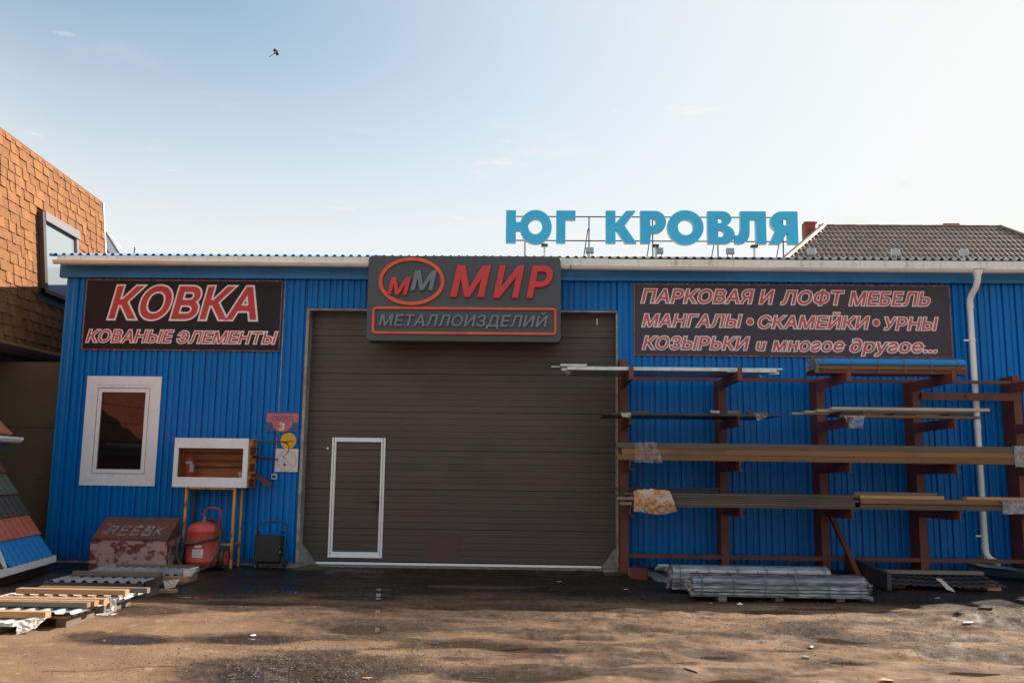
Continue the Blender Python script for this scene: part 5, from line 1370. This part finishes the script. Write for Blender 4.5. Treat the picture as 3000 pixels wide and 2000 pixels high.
# printed bag pulled over the strip ends
rnd = random.Random(12); mb = MB(); n_, m2 = 18, 9; vs = []
for j in range(m2):
    v = j/(m2-1); zt = z4+.215-(z4+.215-(z4-.055))*v
    for i in range(n_):
        u = i/(n_-1); x_ = 1.37+.50*u+.10*v*u
        bulge = .05*math.sin(math.pi*v)*(.6+.4*math.sin(math.pi*u)); sagz = (-.05*v*math.sin(math.pi*u)+.03*(1-v)*math.sin(math.pi*u))
        vs.append((x_+rnd.uniform(-.01, .01), -1.715-bulge+rnd.uniform(-.014, .014), zt+sagz+rnd.uniform(-.01, .01)))
mb.add(vs, [(j*n_+i, j*n_+i+1, (j+1)*n_+i+1, (j+1)*n_+i) for j in range(m2-1) for i in range(n_-1)])
mb.add([(1.37, -1.715, z4+.215), (1.87, -1.715, z4+.235), (1.85, -1.2, z4+.22), (1.37, -1.2, z4+.20)], [(0, 1, 2, 3)])
tag(mb.build('printed_bag', 'bag'), 'orange and white printed plastic bag over the bar ends on the lowest shelf', 'bag')

# ------------------------------------------------------------------ wrapped stacks on the ground
def pack(x0, x1, y0, y1, z0, layers, label, label_grp=None):
    t = thing('wrapped_stack', label, 'stack', ((x0+x1)/2, (y0+y1)/2, z0))
    z = z0
    for k, (h_, m_, inset, rnded) in enumerate(layers):
        ya, yb = y0+inset, y1-inset
        if rnded:
            pr_ = [(ya, z)]+arc((ya+yb)/2, z+h_*.25, (yb-ya)/2, h_*.75, 180, 0, 12)+[(yb, z)]
        else:
            pr_ = [(ya, z), (yb, z), (yb, z+h_*.8), (yb-.02, z+h_-.002), (ya+.02, z+h_-.002), (ya, z+h_*.8)]
        a_, c_ = x0+random.uniform(0, .04), x1-random.uniform(0, .04)
        # lengthways subdivision with small irregular bulges so that the film reads as wrapped
        nseg = 22; pn = len(pr_); vs = []
        for s_ in range(nseg+1):
            xx = a_+(c_-a_)*s_/nseg
            for (py_, pz_) in pr_:
                e = .003
                vs.append((xx, py_+random.uniform(-e, e), pz_+random.uniform(-e*.5, e*.5)))
        mb = MB(); mb.add(vs, [(s_*pn+i, s_*pn+(i+1) % pn, (s_+1)*pn+(i+1) % pn, (s_+1)*pn+i) for s_ in range(nseg) for i in range(pn)]+[tuple(range(pn)), tuple(nseg*pn+i for i in range(pn-1, -1, -1))])
        mb.build('wrapped_layer', m_, t)
        z += h_
    for k in range(6):
        x_ = x0+.12+k*(x1-x0-.24)/5
        MB().strip([(y0-.012, z0+.01), (y0-.012, z-.06), (y0+.06, z+.004), (y1-.06, z+.004), (y1+.01, z-.06)], 'x', x_, x_+.012).build('strap', 'strap', t)
    return t
fs = pack(1.93, 4.09, -3.05, -2.62, .135, [(.022, 'wrapped', 0, 0), (.026, 'wrapped_light', .012, 0), (.012, 'wrapped', .03, 0), (.028, 'wrapped_light', .0, 0), (.010, 'wrapped', .03, 0), (.03, 'wrapped_light', .01, 0), (.022, 'wrapped', .025, 0), (.085, 'wrapped', .03, 1), (.02, 'wrapped_brown', .16, 0)],
          'front film-wrapped stack of steel profiles on the ground at right')
bs_ = pack(1.76, 3.86, -2.45, -2.02, .135, [(.035, 'wrapped_light', 0, 0), (.015, 'wrapped', .03, 0), (.04, 'wrapped', .01, 0), (.03, 'wrapped_light', .0, 0), (.015, 'wrapped', .03, 0), (.055, 'wrapped_light', .02, 0), (.10, 'wrapped_light', .03, 1)],
           'rear film-wrapped stack of steel profiles partly hidden by the front one')
for k, (x_, y0, y1) in enumerate(((2.25, -3.05, -2.6), (2.95, -3.0, -2.6), (3.7, -3.0, -2.6), (2.1, -2.45, -2.0), (3.4, -2.45, -2.0))):
    bar('bearer', 'wood_grey', x_, x_+.10, y0, y1, G0-.03, .134, ('left', 'middle', 'right')[k]+' wooden bearer under the front wrapped stack' if k < 3 else ('left', 'right')[k-3]+' wooden bearer under the rear wrapped stack', 'bearer')
def ragged(c, w_, h_, n_, seed, name, m_, label):
    rnd = random.Random(seed); mb = MB()
    for i in range(n_):
        x_ = c[0]+rnd.uniform(-.5, .5)*w_; y_ = c[1]+rnd.uniform(-.5, .5)*.3; z_ = c[2]+rnd.uniform(-.5, .5)*h_
        q = [Vector((x_+rnd.uniform(-.04, .04), y_+rnd.uniform(-.05, .05), z_+rnd.uniform(-.04, .04))) for _ in range(4)]
        mb.add(q, [(0, 1, 2), (0, 2, 3)])
    return tag(mb.build(name, m_), label, 'plastic film')
ragged((1.92, -2.9, .26), .10, .24, 60, 5, 'torn_film', 'film_brown', 'torn greyish film bunched at the left end of the front stack')
ragged((1.76, -2.3, .28), .10, .25, 50, 6, 'torn_film', 'film_brown', 'torn film bunched at the left end of the rear stack')
ragged((4.09, -2.9, .24), .06, .22, 45, 7, 'torn_film', 'film', 'whitish torn film at the right end of the front stack')
mb = MB()
for k in range(10): mb.box(1.60+.0*k, 1.74, -2.42+.035*k, -2.42+.035*k+.02, .40-.009*k+.02, .425-.009*k+.02)
tag(mb.build('metal_comb', 'galv_dull'), 'pale ribbed profile ends poking out left of the rear stack', 'steel profile')
# things under and beside the rack
tag(MB().prism([(-2.0, .11), (-.35, .15), (-.35, .41), (-.45, .41), (-2.0, .33)], 'x', 4.70, 4.76).build('steel_channel', 'dark_sheet'), 'dark steel channel lying towards the viewer by the brace', 'steel channel')
sc = thing('tile_sheet_scrap', 'tilted grey metal tile sheet with stepped edge lying right of the wrapped stacks', 'metal sheet', (5.6, -1.4, .12))
def wavy_sheet(x0, x1, y0, y1, z, m_, parent, step=.12, amp=.02, rows=3, rise=.03):
    mb = MB(); n_ = int((x1-x0)/step*6)
    for r_ in range(rows):
        ya = y0+(y1-y0)*r_/rows; yb = y0+(y1-y0)*(r_+1)/rows
        vs = []
        for yy, zz_ in ((ya, -.018), (ya, 0), (yb, -.0)):
            for i in range(n_+1):
                x_ = x0+(x1-x0)*i/n_; ph = (x_/step) % 1
                h_ = amp*(1 if ph < .45 else max(0, 1-(ph-.45)/.1) if ph < .55 else 0 if ph < .9 else (ph-.9)/.1)
                vs.append((x_, yy, z+zz_+h_+rise*r_+.012*math.sin(3*x_)))
        k = n_+1
        mb.add(vs, [(s_*k+i, s_*k+i+1, (s_+1)*k+i+1, (s_+1)*k+i) for s_ in range(2) for i in range(n_)])
    return mb.build('metal_tile_sheet', m_, parent)
wavy_sheet(4.72, 6.35, -1.85, -1.15, .17, 'dark_sheet', sc, amp=.014)
MB().box(4.9, 5.1, -1.6, -1.2, .09, .15).build('support_block', 'wood_grey', sc)
MB().box(5.9, 6.2, -1.6, -1.2, .09, .15).build('support_block', 'wood_grey', sc)
bar('plank', 'wood_grey', 4.80, 6.25, -1.45, -1.30, .265, .31, 'dark weathered plank lying on the stepped tile sheet', 'plank')
flap([(5.42, -1.83, .26), (5.5, -1.83, .25), (5.62, -1.95, .10), (5.52, -1.93, .12)], 'paper_scrap', 'paper', 'pale scrap hanging off the stepped tile sheet', 'scrap', 9)
bar('wood_block', 'wood', 6.12, 6.3, -1.8, -1.65, .10, .17, 'small wood block right of the stepped tile sheet', 'wood block')
ts = thing('roof_flashing', 'dark teal flashing strip lying slanted on the ground at far right', 'flashing', (7.2, -.7, .1))
MB().add([(6.45, -.35, .34), (7.9, -.9, .22), (7.9, -1.3, .12), (6.55, -.75, .20), (6.45, -.35, .30), (7.9, -.9, .18)], [(0, 1, 2, 3), (0, 3, 2, 5, 4)]).build('flashing_body', 'teal_sheet', ts)
MB().add([(6.50, -.42, .345), (7.1, -.63, .295), (7.1, -.78, .262), (6.62, -.60, .30)], [(0, 1, 2, 3)]).build('flashing_face', 'galv_dull', ts)
bar('base_board', 'rust_red', 1.36, 1.64, -1.16, -1.10, .10, .26, 'short red-brown board on edge at the foot of the first post', 'board', rz=R(-42))
bar('stone_block', 'concrete', 1.40, 1.60, -.85, -.55, .10, .19, 'grey stone block at the foot of the first rack post', 'block')
bar('small_plate', 'galv_dull', 1.66, 1.86, -1.4, -.4, .10, .14, 'flat grey offcut between first post and wrapped stacks', 'plate', rz=R(8))
# bundle roll under the downpipe
tag(MB().tube([(6.78, -.30, .38), (6.98, -.24, .30)], .06, 12).build('drain_pipe_offcut', 'soffit', smooth=True), 'brownish pipe offcut behind the downpipe shoe', 'pipe')

# ------------------------------------------------------------------ sample sheets on the ground at left
def corr_sheet(x0, x1, y0, y1, z, m_, parent, step=.14, amp=.024, skirt=.0, name='sheet', rz=0):
    line = []; x = x0
    while x < x1-1e-4:
        for dx, dz in ((0, 0), (.05, 0), (.065, 1), (.105, 1), (.12, 0)):
            if x+dx < x1: line.append((x+dx, z+dz*amp))
        x += step
    line.append((x1, z)); mb = MB(); mb.strip(line, 'y', y0, y1)
    k = len(line)
    if skirt:
        mb.add([(p[0], y0, p[1]) for p in line]+[(p[0], y0, p[1]-skirt) for p in line], [(i, i+1, k+i+1, k+i) for i in range(k-1)])
        mb.box(x1-.0, x1+.012, y0, y1, z-skirt, z+amp)
    return mb.build(name, m_, parent)
def pallet(x0, x1, y0, y1, z1, label):
    t = thing('wooden_pallet', label, 'pallet', ((x0+x1)/2, (y0+y1)/2, G0), 'low pallets under the sample sheets')
    for x_ in (x0, (x0+x1)/2-.05, x1-.10):
        MB().box(x_, x_+.10, y0, y1, G0-.03, z1-.05).build('block', 'wood_grey', t)
    k = 0; y = y0
    while y < y1-.06:
        MB().box(x0, x1, y, y+.08, z1-.049, z1-.027).build('slat', 'wood', t); y += .13
    return t
GP = 'sample sheets laid out on pallets'
# P1 nearest the chest (farthest from the viewer)
pallet(-5.75, -4.62, -2.40, -1.95, .27, 'low pallet beside the maroon chest under grey corrugated sheet')
t = thing('corrugated_sheet', 'light grey corrugated sample sheet in front of the maroon chest', 'metal sheet', (-5.3, -2.2, .25), GP)
corr_sheet(-5.88, -4.63, -2.42, -1.9, .255, 'sheet_white', t, step=.118, skirt=.055)
bar('plank', 'wood_grey', -5.66, -4.60, -2.16, -2.06, .262, .305, 'brown weathered plank lying on the light grey sheet by the chest', 'plank')
# P2 dark with white ribs
pallet(-5.65, -4.60, -3.62, -3.25, .27, 'low pallet under the dark brown sheet with pale ribs')
t = thing('corrugated_sheet', 'dark brown corrugated sheet with pale ribs and deep skirt second from the chest', 'metal sheet', (-5.2, -3.45, .25), GP)
corr_sheet(-5.80, -4.60, -3.68, -3.20, .262, 'sheet_white', t, step=.132)
k0 = MB(); k0.box(-5.80, -4.58, -3.70, -3.686, .17, .262); k0.box(-4.595, -4.578, -3.70, -3.2, .19, .285); k0.build('skirt', 'sheet_dark', t)
bar('plank', 'wood_grey', -5.66, -4.58, -3.31, -3.21, .29, .342, 'grey weathered plank lying on the dark brown ribbed sheet', 'plank')
bar('wood_block', 'wood', -4.66, -4.34, -3.02, -2.92, .20, .26, 'yellow wood block right of the dark ribbed sheet', 'wood block')
bar('wood_block', 'wood', -4.62, -4.42, -3.25, -3.1, .09, .13, 'low yellow wood piece on the ground right of the dark ribbed sheet', 'wood block')
# P3
pallet(-5.75, -4.50, -4.85, -4.22, .23, 'low pallet under the film-wrapped sheet with bright plank')
t = thing('wrapped_sheet', 'corrugated sheet in crumpled white film with a bright plank behind it', 'metal sheet', (-5.1, -4.5, .2), GP)
corr_sheet(-5.78, -4.46, -4.62, -4.35, .226, 'paper', t, step=.16, amp=.010, skirt=.045)
corr_sheet(-4.80, -4.40, -4.60, -4.0, .212, 'sheet_white', t, step=.16, name='bare_sheet')
bar('plank', 'wood', -5.62, -4.42, -4.56, -4.46, .246, .302, 'bright orange pine plank on the film-wrapped sheet', 'plank')
bar('plank', 'wood_grey', -5.50, -4.28, -4.33, -4.25, .240, .296, 'grey plank behind the bright pine plank', 'plank')
bar('wood_block', 'wood_grey', -4.60, -4.47, -4.78, -4.62, .07, .20, 'wooden pallet block showing under the film-wrapped sheet corner', 'wood block')
# P4
pallet(-5.9, -4.50, -5.60, -5.05, .22, 'low pallet under the white ribbed sheet near the viewer')
t = thing('corrugated_sheet', 'white ribbed sheet whose right corner points to the yard, two pine planks on it', 'metal sheet', (-5.0, -5.3, .2), GP)
corr_sheet(-6.2, -4.40, -5.66, -4.98, .222, 'sheet_white', t, step=.15, amp=.02)
bar('plank', 'wood', -6.4, -4.33, -5.22, -5.12, .248, .302, 'rear bright pine plank on the white ribbed sheet', 'plank')
bar('plank', 'wood', -6.4, -4.37, -5.33, -5.235, .248, .298, 'middle pine plank on the white ribbed sheet', 'plank')
bar('plank', 'wood_grey', -6.4, -4.40, -5.42, -5.345, .248, .296, 'front darker plank on the white ribbed sheet', 'plank')
# P5
pallet(-5.9, -4.95, -5.95, -5.72, .18, 'low pallet under the nearest crumpled sheet')
t = thing('wrapped_sheet', 'crumpled film-covered sheet nearest the viewer at the left edge', 'metal sheet', (-5.3, -5.85, .17), GP)
corr_sheet(-6.0, -4.80, -6.0, -5.72, .188, 'paper', t, step=.17, amp=.009, skirt=.03)
MB().box(-6.0, -4.79, -6.04, -5.62, .165, .172).build('backing_sheet', 'galv_dull', t)
bar('plank', 'wood', -6.2, -4.60, -5.80, -5.70, .202, .262, 'short thick pine plank on the nearest crumpled sheet', 'plank')
flap([(-4.62, -4.74, .21), (-4.44, -4.70, .235), (-4.43, -4.80, .10), (-4.56, -4.86, .09)], 'paper_scrap', 'paper', 'white torn paper hanging from the film-wrapped sheet corner', 'paper', 21, .008)
flap([(-4.80, -5.92, .20), (-4.58, -5.75, .235), (-4.63, -5.90, .13), (-4.76, -5.98, .08)], 'paper_scrap', 'paper', 'white torn paper at the corner of the nearest sheet', 'paper', 22, .010)
flap([(-4.62, -2.45, .29), (-4.45, -2.38, .32), (-4.53, -2.45, .18), (-4.60, -2.5, .14)], 'paper_scrap', 'paper', 'torn paper hanging off the sheet beside the wheeled extinguisher', 'paper', 23, .010)
flap([(-4.62, -3.1, .22), (-4.42, -3.05, .24), (-4.46, -3.12, .15), (-4.56, -3.15, .13)], 'paper_scrap', 'paper', 'torn paper under the yellow wood block', 'paper', 24, .010)
flap([(-4.56, -4.87, .105), (-4.36, -4.80, .10), (-4.38, -4.92, .10), (-4.54, -4.95, .10)], 'paper_scrap', 'paper', 'flat torn paper lying on the ground below the film-wrapped sheet corner', 'paper', 25, .004)

# ------------------------------------------------------------------ litter, gravel, moss
moss = MB(); rnd = random.Random(3); vs = []
for j in range(9):
    for i in range(15):
        u, v = i/14, j/8; hgt = .07*math.sin(math.pi*u)*math.sin(math.pi*v)*rnd.uniform(.5, 1.2)
        vs.append((-3.75+.62*u+.1*(v-.5), -.62+.42*v, G0-.01+hgt))
moss.add(vs, [(j*15+i, j*15+i+1, (j+1)*15+i+1, (j+1)*15+i) for j in range(8) for i in range(14)])
kind(moss.build('moss_patch', 'moss'), 'stuff')['label'] = 'green moss and dirt at the left foot of the gate'
moss2 = MB(); vs = []
for j in range(7):
    for i in range(12):
        u, v = i/11, j/6; vs.append((1.0+.4*u, -.72+.4*v, G0-.01+.05*math.sin(math.pi*u)*math.sin(math.pi*v)*rnd.uniform(.5, 1.2)))
moss2.add(vs, [(j*12+i, j*12+i+1, (j+1)*12+i+1, (j+1)*12+i) for j in range(6) for i in range(11)])
kind(moss2.build('moss_patch', 'moss'), 'stuff')['label'] = 'moss and dirt at the right foot of the gate'

def lump(mb, x_, y_, z_, s_, rnd):
    bm = bmesh.new(); bmesh.ops.create_icosphere(bm, subdivisions=2, radius=1)
    k = [rnd.uniform(0, 9) for _ in range(3)]
    q = []
    for v in bm.verts:
        e = 1+.28*math.sin(v.co.x*3+k[0])*math.sin(v.co.y*4+k[1])+.18*math.sin(v.co.z*5+k[2])+rnd.uniform(-.08, .08)
        q.append((x_+v.co.x*s_*e*1.15, y_+v.co.y*s_*e, z_+v.co.z*s_*e*.6))
    mb.add(q, [tuple(v.index for v in f.verts) for f in bm.faces]); bm.free()
def pebble(mb, x_, y_, z_, s_, rnd):
    q = [(rnd.uniform(.7, 1.2)*s_*d[0]+x_, rnd.uniform(.7, 1.2)*s_*d[1]+y_, rnd.uniform(.5, .9)*s_*d[2]+z_) for d in ((1, 0, 0), (-1, 0, 0), (0, 1, 0), (0, -1, 0), (0, 0, 1), (0, 0, -.5))]
    mb.add(q, [(0, 2, 4), (2, 1, 4), (1, 3, 4), (3, 0, 4), (2, 0, 5), (1, 2, 5), (3, 1, 5), (0, 3, 5)])
rnd = random.Random(9)
gv = MB(); gd = MB()
for k in range(9000):
    if k % 3 == 0: x_, y_ = rnd.gauss(-1.75, .8), rnd.gauss(-6.9, .45)
    elif k % 3 == 1: x_, y_ = rnd.gauss(3.0, 1.6), rnd.gauss(-5.0, .8)
    else: x_, y_ = rnd.uniform(-4.5, 5.5), rnd.uniform(-7.8, -2.2)
    if abs(x_) > 6.2 or not -8.4 < y_ < 0: continue
    pebble(gv if rnd.random() < .42 else gd, x_, y_, gz(x_, y_)+.001, rnd.uniform(.003, .009), rnd)
kind(gv.build('gravel', 'stone'), 'stuff'); kind(gd.build('gravel_dark', 'stone_dark'), 'stuff')
def litter(name, m_, x_, y_, s_, label, cat, flat=False, rz=0):
    mb = MB(); r2 = random.Random(int(x_*100)+int(y_*77))
    z_ = gz(x_, y_)
    if flat:
        k = 9; vs = [(x_, y_, z_+.012)]
        for i in range(k):
            t_ = 2*math.pi*i/k; rr_ = s_*(1 if i % 2 else .7)*r2.uniform(.8, 1.2)
            dx, dy = rr_*math.cos(t_)*1.5, rr_*math.sin(t_)*.8
            vs.append((x_+dx*math.cos(rz)-dy*math.sin(rz), y_+dx*math.sin(rz)+dy*math.cos(rz), z_+.006+r2.uniform(0, .03)*s_*10*.6))
        mb.add(vs, [(0, 1+i, 1+(i+1) % k) for i in range(k)])
    else: lump(mb, x_, y_, z_+s_*.2, s_, r2)
    return tag(mb.build(name, m_), label, cat)
litter('leaf', 'leaf', -1.25, -7.38, .03, 'small yellow leaf right of the big front pothole', 'leaf', True)
litter('leaf', 'leaf_pale', 2.72, -7.1, .05, 'pale brown leaf alone on the ground at lower right', 'leaf', True, -.5)
litter('leaf', 'leaf_pale', .95, -4.55, .035, 'pale leaf lying just before the shadow edge in the middle', 'leaf', True)
litter('stone', 'label', -2.62, -5.8, .022, 'small white stone at the edge of the left middle puddle', 'stone')
litter('stone', 'stone', 2.32, -6.35, .03, 'grey stone above the brown puddle in the lower right', 'stone')
litter('stone', 'label', 2.55, -5.75, .018, 'little white stone by the cracked hollow at right', 'stone')
litter('clod', 'stone_dark', 4.95, -4.1, .06, 'dark clod on the dirt heap at the right edge', 'clod')
litter('clod', 'stone_dark', 4.6, -4.25, .035, 'smaller dark clod left on the dirt heap at right', 'clod')
litter('paper_scrap', 'label', 4.55, -4.55, .05, 'crumpled white paper on the dirt heap at right', 'paper', True)
litter('paper_scrap', 'label', 2.1, -3.35, .022, 'white flake on the ground before the front wrapped stack', 'scrap', True)
litter('paper_scrap', 'label', 2.45, -3.3, .03, 'small pale lump under the front wrapped stack', 'scrap')
litter('paper_scrap', 'label', 5.1, -2.6, .03, 'small white scrap on the dark ground right of the stacks', 'scrap', True)
litter('paper_scrap', 'label', 1.2, -2.3, .03, 'thin white scrap on the dark ground left of the stacks', 'scrap', True)
litter('paper_scrap', 'label', .35, -1.5, .03, 'thin white splinter on the dark ground before the gate at right', 'scrap', True)
tag(MB().tube([(-.45, -7.22, gz(-.45, -7.22)+.008), (-.30, -7.25, gz(-.3, -7.25)+.01)], .008, 6).build('twig', 'wood_grey'), 'short twig in the wet hollow at the bottom centre', 'twig')
tag(MB().tube([(1.18, -7.0, gz(1.18, -7.0)+.006), (1.28, -7.02, gz(1.28, -7.02)+.006)], .005, 6).build('twig', 'black_steel'), 'thin dark twig on dry ground left of the round brown puddle', 'twig')

# ------------------------------------------------------------------ magpie in flight
bd = thing('magpie', 'small long-tailed black and white bird flying in the upper left sky', 'bird', (-12.5, 25, 21.0))
o0 = Vector((-12.5, 25, 21.0)); dr = Vector((.80, 0, .60)); pr2 = Vector((-.6, 0, .8))
body = MB(); pts = [o0+dr*t for t in (-.09, -.05, .0, .06, .10, .13, .16)]
body.tube(pts, [.012, .035, .05, .045, .032, .028, .004], 10).build('body', 'bird_black', bd, smooth=True)
MB().tube([o0-dr*.02-Vector((0, .03, 0)), o0+dr*.05-Vector((0, .03, 0))], .035, 8).build('belly', 'bird_white', bd, smooth=True)
MB().add([o0-dr*.08+pr2*.012, o0-dr*.08-pr2*.012, o0-dr*.34-pr2*.016, o0-dr*.36, o0-dr*.34+pr2*.016, o0-dr*.2+Vector((0, .01, 0))], [(0, 1, 5), (1, 2, 5), (2, 3, 5), (3, 4, 5), (4, 0, 5)]).build('tail', 'bird_black', bd)
for sgn in (1, -1):
    w0 = o0+dr*.06; a_ = pr2*sgn
    MB().add([w0+dr*.03, w0-dr*.06, w0-dr*.10+a_*.08+Vector((0, -.09*sgn, 0)), w0+dr*.0+a_*.13+Vector((0, -.14*sgn, 0)), w0+dr*.06+a_*.07+Vector((0, -.06*sgn, 0))], [(0, 1, 2, 4), (4, 2, 3)]).build('wing', 'bird_black', bd)
